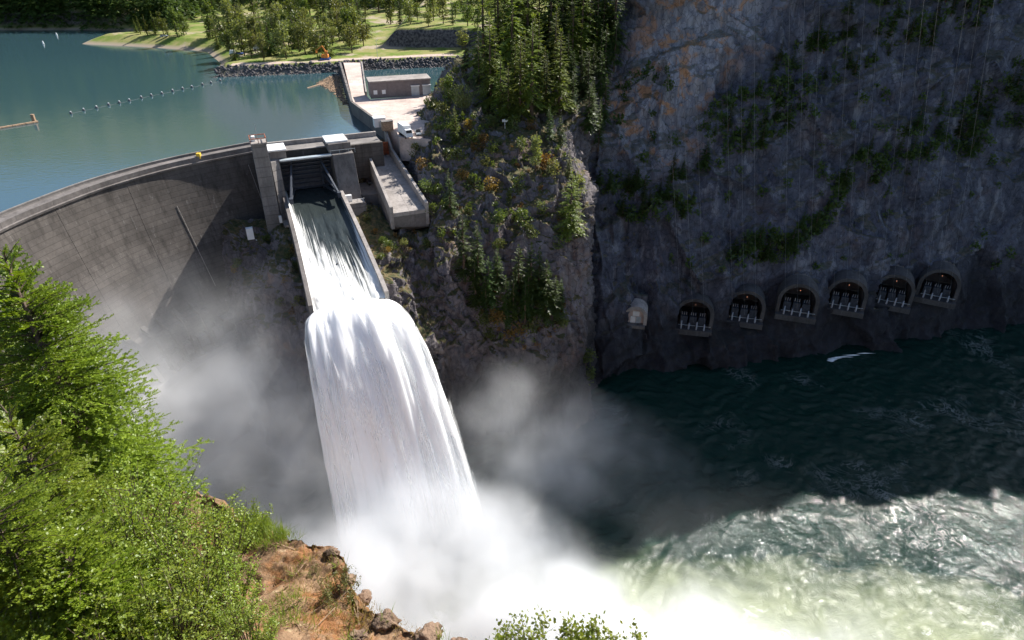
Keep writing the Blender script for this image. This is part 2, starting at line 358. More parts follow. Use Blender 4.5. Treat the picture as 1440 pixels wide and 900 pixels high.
# ------------------------------------------------------------------ far bank, hills
def poly_sdf(P, x, y):                              # positive inside
    P = np.array(P, float); d = np.full(x.shape, 1e9); ins = np.zeros(x.shape, bool)
    for i in range(len(P)):
        a, b = P[i], P[(i+1) % len(P)]; e = b-a; L = e@e
        t = np.clip(((x-a[0])*e[0]+(y-a[1])*e[1])/L, 0, 1)
        d = np.minimum(d, np.hypot(x-a[0]-t*e[0], y-a[1]-t*e[1]))
        c = ((a[1] > y) != (b[1] > y)) & (x < (b[0]-a[0])*(y-a[1])/(b[1]-a[1]+1e-12)+a[0]); ins ^= c
    return np.where(ins, d, -d)
LAND = [(-266,450),(-270,470),(-250,484),(-225,488),(-262,506),(-300,512),(-360,511),(-520,500),(-1100,470),(-1100,1600),(700,1600),(700,420),(60,392),(-11,382),(-78,367),(-87,362),(-143,349),(-150,362),(-156,385),(-179,424),(-225,440)]
def land_z(x, y):
    s = poly_sdf(LAND, x, y); p = np.stack([x, y, 0*x], -1).reshape(-1, 3)
    n1 = fbm(p/30, 4, 5).reshape(x.shape); n2 = fbm(p/90, 3, 6).reshape(x.shape)
    slope = np.where((y < 400) & (x > -146), .95, .33)
    z = 80 + np.clip(s*slope, -12, 4.3) + .35*n1*sstep(3, 14, s)
    ter = sstep(0, 7, y-(405+6*n2+.0*x))*sstep(-76, -62, x)*sstep(60, 0, x)      # the cut bank and upper terrace
    z += 10*ter
    hill = np.maximum(0, y-(600+30*n2)-.10*np.maximum(0, x+250))*.42*sstep(-420, -250, x)
    left = np.maximum(0, s-3)*.62*sstep(-235, -300, x)*sstep(495, 520, y)
    z += np.minimum(np.maximum(hill, left), 200) + np.clip(s-30, 0, 60)*.02
    return z
xs = np.concatenate([np.arange(-760, -330, 8.), np.arange(-330, 60, 1.7), np.arange(60, 400, 10.)]); ys = np.concatenate([np.arange(340, 460, 1.5), np.arange(460, 660, 2.5), np.arange(660, 1250, 12.)])
X, Y = np.meshgrid(xs, ys, indexing='ij'); Z = land_z(X, Y)
G = np.stack([X, Y, Z], -1)
t = NT('far_ground')
nn = t.noise(.05, 5, .6)
col = t.mix(t.ramp(t.noise(.09, 5, .7), (.4, 0), (.6, 1)), (.13, .19, .035), (.27, .25, .10))
col = t.mix(t.ramp(nn, (.56, 0), (.63, 1)), col, (.36, .30, .22))
zz = t.n('SeparateXYZ', {0: t.pos()}).outputs[2]
col = t.mix(t.ramp(t.nz(), (.72, 1), (.86, 0)), col, t.mix(t.ramp(t.noise(.8, 5), (.4, 0), (.6, 1)), (.05, .047, .05), (.15, .135, .13)))
t.n('Math')
col = t.mix(t.n('MapRange', {0: zz, 1: 80.6, 2: 81.6, 3: 1.0, 4: 0.0}).outputs[0], col, (.33, .27, .20))
M['far'] = t.surf(t.pbsdf(Base_Color=col, Roughness=.95, Specular_IOR_Level=.1))
obj('far_bank', mesh('far_bank', G.reshape(-1,3), gridfaces(*G.shape[:2]), True), M['far'], label='grassy far bank and wooded hillside beyond the reservoir', kind='structure')

TR = [(-140,353.5),(-120,358),(-100,363.5),(-84,370),(-70,374),(-40,381),(-10,388)]
mb = MB(); V = []
for i, (x, y) in enumerate(TR):
    for k in (0, 1.5, 3.2, 5.0, 6.5): V.append((x, y+k, float(land_z(np.array([x*1.]), np.array([y+k]))[0])+.06))
mb.add(V, [(i*5+j, i*5+j+1, i*5+j+6, i*5+j+5) for i in range(len(TR)-1) for j in range(4)])
M['gravel'] = plain('gravel', (.46, .36, .29), .95, var=.25, scale=.6)
mb.build('gravel_track', M['gravel'], label='pale gravel track along the top of the embankment', kind='structure')

# ------------------------------------------------------------------ foreground slope
fc = [  # columns left to right; rows: near the camera -> rim -> down the cliff -> river
 [(-30,-8,139),(-24,4,133),(-22,14,126),(-24,24,118),(-30,40,95),(-60,70,50),(-95,95,-9)],
 [(-14,-8,141),(-13,3,137),(-12.5,9,132.5)]+A((215,690,22))+[(-15,26,112),(-34,56,60),(-60,80,-9)],
 [(-9,-8,142),(-8.4,2,138.6)]+A((330,835,13.2),(392,748,15))+[(-6,18,118),(-14,46,70),(-30,72,-9)],
 [(-6,-8,142),(-5.2,1.5,139.6)]+A((420,840,12.9),(474,771,14.3))+[(-2.5,13,121),(-4,38,80),(-8,66,-9)],
 [(-4,-8,142.5),(-3.2,1.3,140.5)]+A((470,890,12.0),(514,848,12.8))+[(-1,11,124),(2,34,84),(4,62,-9)],
 [(-1.5,-8,143),(-1.6,1,141.4)]+A((560,935,11.2),(602,892,11.6))+[(.5,9,128),(8,32,88),(14,60,-9)],
 [(1,-8,143),(.3,.8,142)]+A((650,990,10.4),(702,925,10.8))+[(2,8,130),(14,30,90),(26,58,-9)],
 [(4,-8,143),(3,.8,142)]+A((860,1040,7.0),(900,1010,8.0))+[(5,8.5,130),(22,30,90),(44,56,-9)],
 [(12,-8,141),(10,1,138),(11,4,135),(14,7,130),(18,12,120),(44,32,80),(80,54,-9)],
]
FN = np.array([[np.array(q, float) for q in c] for c in fc])
Gc = catmull(FN, 420, 0); kx = np.linspace(0, FN.shape[1]-1, 300); ki = np.minimum(kx.astype(int), FN.shape[1]-2); Gc = Gc[:, ki]*(1-(kx-ki))[None, :, None]+Gc[:, ki+1]*(kx-ki)[None, :, None]; Nn = gnormals(Gc); p = Gc.reshape(-1,3)
near = sstep(60, 25, np.linalg.norm(p-np.array((0,0,148.)), axis=1))
d = near*(.15*fbm(p/1.1, 4, 74)+.05*facets(p/.42, 75)+.05*fbm(p/.2, 3, 72)-.1) + (1-near)*2.5*fbm(p/12, 4, 73)
G = (p + Nn.reshape(-1,3)*d[:, None]).reshape(Gc.shape); FORE = G
t = NT('fore_ground')
col = t.mix(t.ramp(t.noise(1.6, 6, .7), (.36, 0), (.64, 1)), (.13, .075, .045), (.36, .235, .14))
col = t.mix(t.ramp(t.noise(7, 5, .7), (.56, 0), (.7, 1)), col, (.48, .36, .22))
col = t.mix(t.math('MULTIPLY', t.ramp(t.noise(1.1, 4, .7), (.5, 0), (.62, 1)), .8), col, (.30, .13, .05))
col = t.mix(t.ramp(t.noise(22, 4, .7), (.6, 0), (.68, 1)), col, (.08, .055, .04))
M['fore'] = t.surf(t.pbsdf(Base_Color=col, Roughness=.95, Specular_IOR_Level=.1, Normal=t.bump(t.noise(14, 6, .75), .9, .05)))
obj('foreground_slope', mesh('foreground_slope', G.reshape(-1,3), gridfaces(*G.shape[:2]), True), M['fore'], label='brown dirt and rock ledge on the near bank', kind='structure')

# ------------------------------------------------------------------ reservoir and river
t = NT('reservoir_water')
bmp = t.bump(t.math('ADD', t.math('MULTIPLY', t.noise(1.0, 4, .6, vec=t.scaled(.35, .7, 1)), .7), t.math('MULTIPLY', t.noise(.02, 3, .6), 2.0)), .35, .16)
M['lake'] = t.surf(t.pbsdf(Base_Color=(.036, .080, .094), Roughness=.05, IOR=3.0, Specular_IOR_Level=.5, Normal=bmp))
xs = np.array([-1200, -400, -124, -100, -60, 60.]); 
mb = MB()
CREST = [(-112,92),(-120,115),(-124.5,136),(-123.7,153.8),(-119.7,169.1),(-113.2,185),(-101.1,202),(-82.7,218.3),(-74.4,225),(-61.6,231.6),(-43.3,238.5),(-30,243)]
up = [(x-2.5*k, y+2.5) for (x, y), k in zip(CREST, [1]*len(CREST))]
ring = up[:-1] + [(-40, 245), (-30, 330), (-5, 345), (10, 420), (10, 700), (-1300, 700), (-1300, 92)]
mb.add([(x, y, 80.0) for x, y in ring], [tuple(range(len(ring)))])
mb.build('reservoir', M['lake'], label='calm green and blue reservoir held back by the dam', kind='structure')

xs = np.arange(-110, 330, .8); ys = np.arange(58, 300, .8)
X, Y = np.meshgrid(xs, ys, indexing='ij'); p = np.stack([X, Y, 0*X], -1).reshape(-1, 3)
wv = np.stack([fbm(p/16, 2, 81), fbm(p/16, 2, 82), 0*p[:, 0]], 1)
q = p + 5*wv
rot = np.array([[.8, .6, 0], [-.6, .8, 0], [0, 0, 1]]); qr = q@rot.T
z = .55*fbm(qr/np.array((9, 4.2, 1)), 3, 83, ridged=True)*.5 + .22*fbm(q/2.3, 3, 84, ridged=True)
dist = np.hypot(p[:, 0]+18, p[:, 1]-125); z *= .75 + .9*np.exp(-(dist/70)**2)
G = np.stack([X, Y, z.reshape(X.shape)], -1)
t = NT('river_water')
dx = t.n('VectorMath', {0: t.pos(), 1: (-10, 98, 0)}, operation='SUBTRACT').outputs[0]
dd = t.n('VectorMath', {0: t.n('VectorMath', {0: dx, 1: (.30, 1.9, 0)}, operation='MULTIPLY').outputs[0]}, operation='LENGTH').outputs[1]
dn = t.math('ADD', dd, t.math('MULTIPLY', t.math('SUBTRACT', t.noise(.045, 5, .65, dist=1.0), .5), 46))
milk = t.n('MapRange', {0: dn, 1: 20, 2: 58, 3: 1, 4: 0}).outputs[0]
col = t.mix(milk, (.006, .030, .022), (.34, .38, .22))
warp = t.n('VectorMath', {0: t.pos(), 1: t.n('VectorMath', {0: t.n('TexNoise', {'Vector': t.pos(), 'Scale': .07, 'Detail': 3}).outputs[1], 1: (22, 22, 0)}, operation='MULTIPLY').outputs[0]}, operation='ADD').outputs[0]
fo = t.noise(.16, 7, .72, vec=warp); fo2 = t.noise(.03, 3, .6)
foam = t.math('MULTIPLY', t.ramp(t.math('ABSOLUTE', t.math('SUBTRACT', fo, .5)), (0, 1), (.03, 0)), t.ramp(fo2, (.56, 0), (.72, .32)))
foam = t.math('MAXIMUM', foam, t.ramp(t.math('ADD', milk, t.math('MULTIPLY', t.math('SUBTRACT', fo, .5), 1.5)), (.85, 0), (1.1, 1)))
col = t.mix(foam, col, (.80, .82, .80))
bmp = t.bump(t.math('ADD', t.noise(2.2, 5, .65, vec=warp), t.math('MULTIPLY', t.noise(.6, 4, .6, vec=warp), 1.3)), .85, .2)
rg = t.math('ADD', .08, t.math('ADD', t.math('MULTIPLY', foam, .7), t.math('MULTIPLY', milk, .22)))
M['river'] = t.surf(t.pbsdf(Base_Color=col, Roughness=rg, IOR=1.333, Specular_IOR_Level=.36, Normal=bmp))
obj('river', mesh('river', G.reshape(-1,3), gridfaces(*G.shape[:2]), True), M['river'], label='turbulent dark green river below the dam', kind='structure')

# ------------------------------------------------------------------ the arch dam
CR = catmull(np.array(CREST, float), 400)
seg = np.r_[0, np.cumsum(np.linalg.norm(np.diff(CR, axis=0), axis=1))]
def crest(s):                                       # point and downstream normal at arc length s
    x = np.interp(s, seg, CR[:, 0]); y = np.interp(s, seg, CR[:, 1]); e = .6
    dx = np.interp(s+e, seg, CR[:, 0])-np.interp(s-e, seg, CR[:, 0]); dy = np.interp(s+e, seg, CR[:, 1])-np.interp(s-e, seg, CR[:, 1]); L = math.hypot(dx, dy)
    return np.array((x, y)), np.array((dy, -dx))/L
def sof(px, py, z=84): 
    q = atz(px, py, z)[:2]; return seg[np.argmin(((CR-q)**2).sum(1))]
S_T = sof(360, 206); S_END = sof(548, 183)
def face(z): return .22*(82.6-z) + .0012*(82.6-z)**2  # batter of the downstream face
def sweep(s0, s1, prof, name, m, parent, n=5, gap=.0):  # prof: (offset downstream, z) ring swept along the crest
    mb = MB(); k = len(prof); V = []
    for s in np.linspace(s0+gap, s1-gap, n):
        c, nn = crest(s); V += [(c[0]+nn[0]*o, c[1]+nn[1]*o, z) for o, z in prof]
    F = [(i*k+j, i*k+(j+1) % k, (i+1)*k+(j+1) % k, (i+1)*k+j) for i in range(n-1) for j in range(k)]
    F += [tuple(range(k))[::-1], tuple((n-1)*k+j for j in range(k))]
    mb.add(V, F); return mb.build(name, m, parent)
dam = empty('arch_dam', (*crest(S_T-40)[0], 60), 'curved grey brown concrete arch dam holding back the reservoir', 'dam')
DI = Matrix.Translation(-dam.location)
def fix(o): o.matrix_parent_inverse = o.parent.matrix_basis.inverted(); return o
zs = np.r_[np.linspace(82.6, 30, 14), -9]
prof0 = [(-5.0, 83.4), (-.25, 83.4), (-.25, 82.75)] + [(face(z), z) for z in zs] + [(-5.0, -9)]
nb = 13; edges = np.linspace(seg[0]+2, S_T+3, nb+1)
for i in range(nb):
    dz = random.uniform(-.05, .05); prof = [(o+(dz if o > -.2 else 0), z) for o, z in prof0]
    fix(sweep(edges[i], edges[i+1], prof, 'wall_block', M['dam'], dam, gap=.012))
for i in range(nb):                                  # walkway slab, parapets and rail along the crest
    fix(sweep(edges[i], edges[i+1], [(-4.6, 83.41), (-.7, 83.41), (-.7, 83.62), (-4.6, 83.62)], 'roadway', M['conc_d'], dam, gap=.01))
    fix(sweep(edges[i], edges[i+1], [(-.55, 83.41), (.35, 83.0), (.35, 84.35), (-.05, 84.4), (-.55, 84.4)], 'parapet', M['conc_d'], dam, gap=.03))
    fix(sweep(edges[i], edges[i+1], [(-5.3, 82), (-4.75, 82), (-4.75, 84.4), (-5.3, 84.4)], 'parapet', M['conc'], dam, gap=.03))
# overhanging cornice under the parapet
fix(sweep(edges[0], S_T+2, [(.0, 82.0), (.55, 82.2), (.7, 82.8), (.36, 82.98), (0, 82.98)], 'cornice', M['conc_d'], dam, n=60))
# sluice gallery: stepped ledges low on the face
def ledge(s0, s1, z0, z1, dep, name, m, n=24, slope=0.0):
    return fix(sweep(s0, s1, [(face(z0)-1, z0), (face(z0)+dep, z0), (face(z1)+dep*.9, z1), (face(z1)-1, z1+slope)], name, m, dam, n=n))
sA, sB = sof(-40, 335), sof(205, 238)
ledge(sA, sB, 36.5, 41.5, 3.4, 'sluice_ledge', M['dam'], slope=1.2)
ledge(sA-6, sB+8, 29.5, 31.2, 6.2, 'walkway', M['conc'])
ledge(sB+4, S_T-4, 36.0, 36.9, 3.0, 'walkway', M['conc'])
for k in range(8):
    s = sA + (sB-sA)*(k+.5)/8
    fix(sweep(s-.8, s+.8, [(face(31.4)-1, 31.4), (face(31.4)+5.2, 31.4), (face(41)+3.6, 42.0), (face(44)+.3, 44.5), (face(44)-1, 44.5)], 'buttress', M['dam'], dam, n=2))
    fix(sweep(s+1.6, s+5.2, [(face(33)-1, 32.6), (face(33)+4.1, 32.6), (face(36)+4.0, 35.6), (face(36)-1, 36.3)], 'sluice_hood', M['conc_d'], dam, n=4))
for s, z1, z0 in ((sof(232, 234), 72, 46), (sof(343, 210), 79, 62)):   # seepage pipes down the face
    mb = MB(); pts = []
    for z in np.linspace(z1, z0, 8):
        c, nn = crest(s + (z1-z)*.10); o = face(z)+.12; pts.append((c[0]+nn[0]*o, c[1]+nn[1]*o, z))
    mb.tube(pts, .09, 6); fix(mb.build('drain_pipe', M['conc_l'], dam))
mb = MB(); c, nn = crest(sof(279, 222)); mb.box(c[0]-.6, c[0]+.6, c[1]-.2, c[1]+1.0, 83.6, 85.3)
mb.build('valve_box', plain('yellow', (.75, .48, .05), .5), label='small yellow box standing on the dam crest', cat='box', bevel=.05)

# ------------------------------------------------------------------ spillway local frame: a across, b downstream
GX, GY = -65.0, 210.5
DX, DY = .385, -.923
def L(a, b, z): return (GX + a*(-DY) + b*DX, GY + a*DX + b*DY, z)
def xl(q): return L(*q)
sp = empty('spillway', L(0, 10, 66), 'concrete spillway block with piers, hoist roofs and long chute', 'spillway')
def part(mb, name, m, parent=sp, bevel=.06, **k): return fix(mb.build(name, m, parent, xf=xl, bevel=bevel, **k))
# piers
part(MB().hexa([(-10.6,16,52),(-8.0,16,52),(-8.0,-16,52),(-10.6,-16,52),(-10.6,4,83.6),(-8.0,2,83.6),(-8.0,-16,83.6),(-10.6,-16,83.6)]), 'pier', M['conc'])
part(MB().hexa([(8.0,18,52),(15.2,18,52),(15.2,-16,52),(8.0,-16,52),(8.0,13,70),(15.2,13,70),(15.2,-16,70),(8.0,-16,70)]), 'pier_base', M['conc'])
part(MB().hexa([(8.0,9.0,70.02),(14.6,9.0,70.02),(14.6,-16,70.02),(8.0,-16,70.02),(8.0,3.5,83.6),(14.6,3.5,83.6),(14.6,-16,83.6),(8.0,-16,83.6)]), 'pier', M['conc_d'])
part(MB().box(8.3,14.9,9.2,13.0,70.05,70.5), 'landing', M['conc_l'])
for a in (9.0, 10.8, 12.6, 14.4): part(MB().bar((a,12.8,70.5),(a,12.8,71.7),.09), 'rail_post', M['white'], bevel=0)
part(MB().bar((8.6,12.8,71.7),(14.8,12.8,71.7),.09), 'handrail', M['white'], bevel=0)
part(MB().box(9.2,11.2,10.0,11.2,70.5,72.6), 'gauge_cabin', M['white'])
part(MB().box(-10.5,-8.1,11.0,15.5,66.8,67.5), 'landing', M['conc_l'])
part(MB().box(-11.6,-10.8,12,13,67.5,69.6), 'gauge_cabin', M['white'])
part(MB().box(15.25,23.5,-5.1,7,50,70.5), 'abutment_block', M['conc_d'])
# bridge over the gate and crest walls
part(MB().box(-12.6,15.2,-14.6,-6.2,80.6,83.2), 'bridge_deck', M['conc'])
part(MB().box(-7.9,7.9,-6.4,-5.2,76.8,83.9), 'breast_wall', M['dam'])
part(MB().box(-12.6,26,-15.4,-14.5,70,84.6), 'upstream_wall', M['conc_l'])
part(MB().box(-7.9,7.9,-5.4,-4.8,83.92,84.3), 'coping', M['conc_l'])
part(MB().box(15.22,26,-6.4,-5.2,72,83.5), 'crest_wall', M['dam'])
part(MB().box(15.22,26,-14.5,-6.4,82.0,83.0), 'bridge_deck', M['conc'])
part(MB().box(-10.4,-5.6,-5.6,1.0,83.62,86.0), 'hoist_house', M['conc_d']); part(MB().box(-10.7,-5.3,-6.0,1.4,86.02,86.5), 'hoist_roof', M['white'])
part(MB().box(7.4,14.4,-7.0,1.2,83.62,86.4), 'hoist_house', M['conc_d']); part(MB().box(7.0,13.8,-7.6,0.2,86.42,86.95), 'hoist_roof', M['white'])
for a in (7.6, 10.4, 13.2, 15.2): part(MB().bar((a,3.2,83.6),(a,3.2,84.9),.09), 'rail_post', M['steel_l'], bevel=0)
part(MB().bar((7.4,3.2,84.9),(15.3,3.2,84.9),.09), 'handrail', M['steel_l'], bevel=0)
# chute floor and walls
def fz(b): return 70.6 - .0042*max(b, 0)**2*.55 - .07*max(b, 0)        # floor profile
BL = 58.0
def wv_(b): return 8.0 + 1.4*(max(b, 0)/BL)**1.6
bs = np.linspace(-4, BL, 24)
for sgn, nm in ((-1, 'chute_wall'), (1, 'chute_wall')):
    mb = MB(); V = []
    for b in bs:
        i, o = wv_(b)*sgn, (wv_(b)+1.1)*sgn; h = np.interp(b, [0, 18, BL], [3.6, 3.4, 3.0])
        V += [(i, b, fz(b)-.8), (o, b, fz(b)-9), (o, b, fz(b)+h), (i, b, fz(b)+h)]
    F = [(k*4+j, k*4+(j+1) % 4, (k+1)*4+(j+1) % 4, (k+1)*4+j) for k in range(len(bs)-1) for j in range(4)] + [(3,2,1,0), tuple(len(bs)*4-4+j for j in range(4))]
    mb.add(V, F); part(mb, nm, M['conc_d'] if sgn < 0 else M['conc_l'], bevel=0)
mb = MB(); V = []
for b in bs: V += [(-wv_(b)-.4, b, fz(b)-3), (wv_(b)+.4, b, fz(b)-3), (wv_(b)+.4, b, fz(b)), (-wv_(b)-.4, b, fz(b))]
F = [(k*4+j, k*4+(j+1) % 4, (k+1)*4+(j+1) % 4, (k+1)*4+j) for k in range(len(bs)-1) for j in range(4)] + [(3,2,1,0), tuple(len(bs)*4-4+j for j in range(4))]
mb.add(V, F); part(mb, 'chute_floor', M['conc_d'], bevel=0)

# radial gate
gate = empty('radial_gate', L(0, 0, 72), 'dark steel radial gate with ribs and arms above the rushing water', 'gate')
def gp(mb, name, m=M['steel'], bevel=.03): return fix(mb.build(name, m, gate, xf=xl, bevel=bevel))
zc, bc, rad = 74.0, 13.0, 15.2                        # trunnion
def arc(an, r=rad): return bc - r*math.cos(an), zc + r*math.sin(an)
an0, an1 = R(-8), R(38)
V = []; na = 12
for k in range(na+1):
    b, z = arc(an0+(an1-an0)*k/na); b2, z2 = arc(an0+(an1-an0)*k/na, rad+.12); V += [(-7.7,b,z),(7.7,b,z),(7.7,b2,z2),(-7.7,b2,z2)]
mb = MB(); mb.add(V, [(k*4+j, k*4+(j+1) % 4, (k+1)*4+(j+1) % 4, (k+1)*4+j) for k in range(na) for j in range(4)]+[(0,1,2,3),(na*4+3,na*4+2,na*4+1,na*4)])
gp(mb, 'skin_plate', bevel=0)
for k in range(8):                                   # horizontal girders
    b, z = arc(an0+(an1-an0)*(k+.4)/8, rad-.42); gp(MB().bar((-7.5,b,z),(7.5,b,z),.75,.28), 'girder')
for a in (-4.6, 4.6):
    mb = MB()
    for k in range(6):
        p0 = arc(an0+(an1-an0)*k/6, rad-1.1); p1 = arc(an0+(an1-an0)*(k+1)/6, rad-1.1); mb.bar((a,*p0),(a,*p1),.55,.7)
    gp(mb, 'upright_beam', bevel=0)
    sg = 1 if a > 0 else -1
    for an in (R(-4), R(14), R(31)):
        p0 = arc(an, rad-1.3); gp(MB().bar((a,*p0),(sg*7.3,bc,zc),.55,.6), 'strut_arm')
    gp(MB().box(sg*7.2-.55,sg*7.2+.55,bc-.8,bc+.8,zc-.8,zc+.8), 'trunnion')
b, z = arc(an1, rad-.6); gp(MB().box(-7.9,7.9,b-.4,b+1.4,z+.1,z+.55), 'top_walkway', M['steel_l'])

# tower
tw = empty('elevator_tower', atz(396, 334, 61.5), 'tall slender concrete tower with railed top beside the spillway', 'tower')
ta = -13.2
def tp(mb, name, m, bevel=.05): return fix(mb.build(name, m, tw, xf=xl, bevel=bevel))
for k in range(8):
    z0 = 58 + k*4.1; tp(MB().box(ta-2.1,ta+2.1,5.0,9.2,z0,z0+4.06), 'tower_lift', M['conc'])
tp(MB().box(ta-2.03,ta+2.03,5.07,9.13,57,90.8), 'tower_core', M['conc_d'], bevel=0)
tp(MB().box(ta-2.35,ta+2.35,4.7,9.5,90.82,91.3), 'tower_cap', M['conc_l'])
for a in (-2.2, 0, 2.2):
    for b in (4.85, 9.35): tp(MB().bar((ta+a,b,91.3),(ta+a,b,92.6),.16), 'rail_post', M['rust'], bevel=0)
for b in (4.85, 9.35): tp(MB().bar((ta-2.2,b,92.6),(ta+2.2,b,92.6),.2), 'handrail', M['rust'], bevel=0)
for a in (-2.2, 2.2): tp(MB().bar((ta+a,4.85,92.6),(ta+a,9.35,92.6),.2), 'handrail', M['rust'], bevel=0)
tp(MB().box(ta-1.7,ta-.7,5.6,7.2,91.3,92.7), 'vent_box', M['white']); tp(MB().bar((ta,6.4,91.3),(ta,6.4,96.0),.12), 'antenna', M['steel_l'], bevel=0)
tp(MB().box(ta+2.12,ta+2.6,4.8,8.6,67.0,67.6), 'footbridge', M['conc_l'])
tp(MB().box(ta-1,ta+1,-6,4.98,82.6,83.3), 'footbridge', M['conc'])
mb = MB(); mb.box(-21.6,-19.6,9,10.6,62.6,66.2)
g = empty('control_cabin', L(-19.2, 9.8, 60), 'small grey box on post beside the foot of the tower', 'cabin')
fix(mb.build('housing', M['white'], g, xf=xl, bevel=.05)); fix(MB().box(-19.4,-19.0,9.6,10.0,56,62.18).build('post', M['steel_l'], g, xf=xl))

# dry side chute with its rusty gate
c0, c1, LD = SC0, SC1, SLD
def D(q):
    a, b, z = q; a = a*(.76+.22*min(max(b, 0), LD)/LD); return (c0[0]+SDV[0]*b+SNV[0]*a, c0[1]+SDV[1]*b+SNV[1]*a, z)
def dz(b): return c0[2] + (c1[2]-c0[2])*(b/LD)
side = empty('side_chute', D((0, 20, 70)), 'dry concrete side chute with raised walls and open lip', 'chute')
def dp(mb, name, m, bevel=.04): return fix(mb.build(name, m, side, xf=D, bevel=bevel))
for i in range(6):
    for j in range(2):
        b0, b1 = -2+(LD+2)*i/6+.03, -2+(LD+2)*(i+1)/6-.03; a0, a1 = -5.0+5*j+.03, 5*j-.03
        dp(MB().hexa([(a0,b0,dz(b0)-1.2),(a1,b0,dz(b0)-1.2),(a1,b1,dz(b1)-1.2),(a0,b1,dz(b1)-1.2),(a0,b0,dz(b0)),(a1,b0,dz(b0)),(a1,b1,dz(b1)),(a0,b1,dz(b1))]), 'floor_slab', M['conc_l'], 0)
for sg in (-1, 1):
    e = 8.5 if sg > 0 else 1
    for i in range(5):
        b0, b1 = -e+(LD+e)*i/5+.02, -e+(LD+e)*(i+1)/5-.02; i0, i1 = sg*5.02, sg*6.0; lo, hi = min(i0,i1), max(i0,i1); h0, h1 = np.interp([b0, b1], [-8.5, 0, LD*.8, LD], [7.8, 3.3, 2.3, 2.0])
        dp(MB().hexa([(lo,b0,dz(b0)-5),(hi,b0,dz(b0)-5),(hi,b1,dz(b1)-5),(lo,b1,dz(b1)-5),(lo,b0,dz(b0)+h0),(hi,b0,dz(b0)+h0),(hi,b1,dz(b1)+h1),(lo,b1,dz(b1)+h1)]), 'chute_wall', M['conc_l'], 0)
dp(MB().hexa([(-6.0,LD-6,dz(LD)-9),(6.0,LD-6,dz(LD)-9),(6.0,LD-.6,dz(LD)-6),(-6.0,LD-.6,dz(LD)-4.5),(-6.0,LD-6,dz(LD)-1.3),(6.0,LD-6,dz(LD)-1.3),(5.4,LD-.1,dz(LD)-1.22),(-5.4,LD-.1,dz(LD)-1.22)]), 'lip_support', M['conc_d'], 0)
dp(MB().hexa([(-6,-2,dz(0)-9),(6,-2,dz(0)-9),(6,LD-6,dz(LD)-9),(-6,LD-6,dz(LD)-9),(-6,-2,dz(0)-1.3),(6,-2,dz(0)-1.3),(6,LD-6.02,dz(LD)-1.3),(-6,LD-6.02,dz(LD)-1.3)]), 'foundation', M['conc_d'], 0)
dp(MB().box(-8.8,-5.1,-5,1.5,dz(0)-8,dz(0)+5.2), 'gate_pier', M['conc'])
dp(MB().box(-9.0,-5.0,-5.2,1.7,dz(0)+5.22,dz(0)+5.5), 'pier_cap', M['plaza'])
rg = empty('side_gate', D((0, 0, 76)), 'rust red steel gate closing the dry side chute', 'gate')
for k in range(4): fix(MB().box(-4.98,4.98,-2.6,-2.1,dz(0)+.1+k*1.15,dz(0)+1.2+k*1.15).build('gate_panel', M['rust'], rg, xf=D, bevel=.04))
for a in (-3.2, 0, 3.2): fix(MB().box(a-.15,a+.15,-2.1,-1.85,dz(0)+.1,dz(0)+4.7).build('stiffener', M['rust'], rg, xf=D))
fix(MB().box(-4.9,1,-5,-3,dz(0)+4.75,dz(0)+5.0).build('gate_platform', M['white'], rg, xf=D))

# ------------------------------------------------------------------ plaza, causeway and forebay walls
PL = [(483,88),(508,88),(513,133),(521,140),(606,133),(640,128)]
pts = [atz(*q, 84)[:2] for q in PL] + [np.array((-20, 262)), np.array((-26, 226)), np.array((-38, 229)), np.array((-40, 236.5))] + [atz(545,180,84)[:2], atz(497,146,84)[:2]]
mb = MB(); n = len(pts); mb.add([(*q, 84.0) for q in pts]+[(*q, 76) for q in pts], [tuple(range(n)), tuple(range(n, 2*n))[::-1]]+[(i, (i+1) % n, (i+1) % n+n, i+n) for i in range(n)])
mb.build('plaza', M['plaza'], label='pale concrete plaza and causeway beside the forebay', kind='structure')
fw = empty('forebay_wall', (*atz(497,146,84)[:2], 78), 'dark concrete retaining wall along the forebay side of the plaza', 'wall')
wl = [atz(480,90,84)[:2], atz(497,146,84)[:2], atz(546,182,84)[:2]]
for i, (p0, p1) in enumerate(zip(wl[:-1], wl[1:])):
    k = 5 if i == 0 else 3; off = np.array((-.9, -.35))
    for j in range(k):
        q0, q1 = p0+(p1-p0)*(j/k+.004), p0+(p1-p0)*((j+1)/k-.004)
        fix(MB().hexa([(*(q0+off),70),(*(q1+off),70),(*q1,70),(*q0,70),(*(q0+off),84.9),(*(q1+off),84.9),(*q1,84.9),(*q0,84.9)]).build('wall_panel', M['conc_d'], fw))
e0, e1 = atz(508,88,84)[:2], atz(514,131,84)[:2]
cw = empty('causeway_kerb', (*e0, 84), 'low concrete kerb along the pond side of the causeway', 'kerb')
for j in range(4):
    q0, q1 = e0+(e1-e0)*(j/4+.004), e0+(e1-e0)*((j+1)/4-.004); o = np.array((.6, 0))
    fix(MB().hexa([(*q0,80),(*(q0+o),80),(*(q1+o),80),(*q1,80),(*q0,84.6),(*(q0+o),84.6),(*(q1+o),84.6),(*q1,84.6)]).build('kerb_block', M['conc_l'], cw))

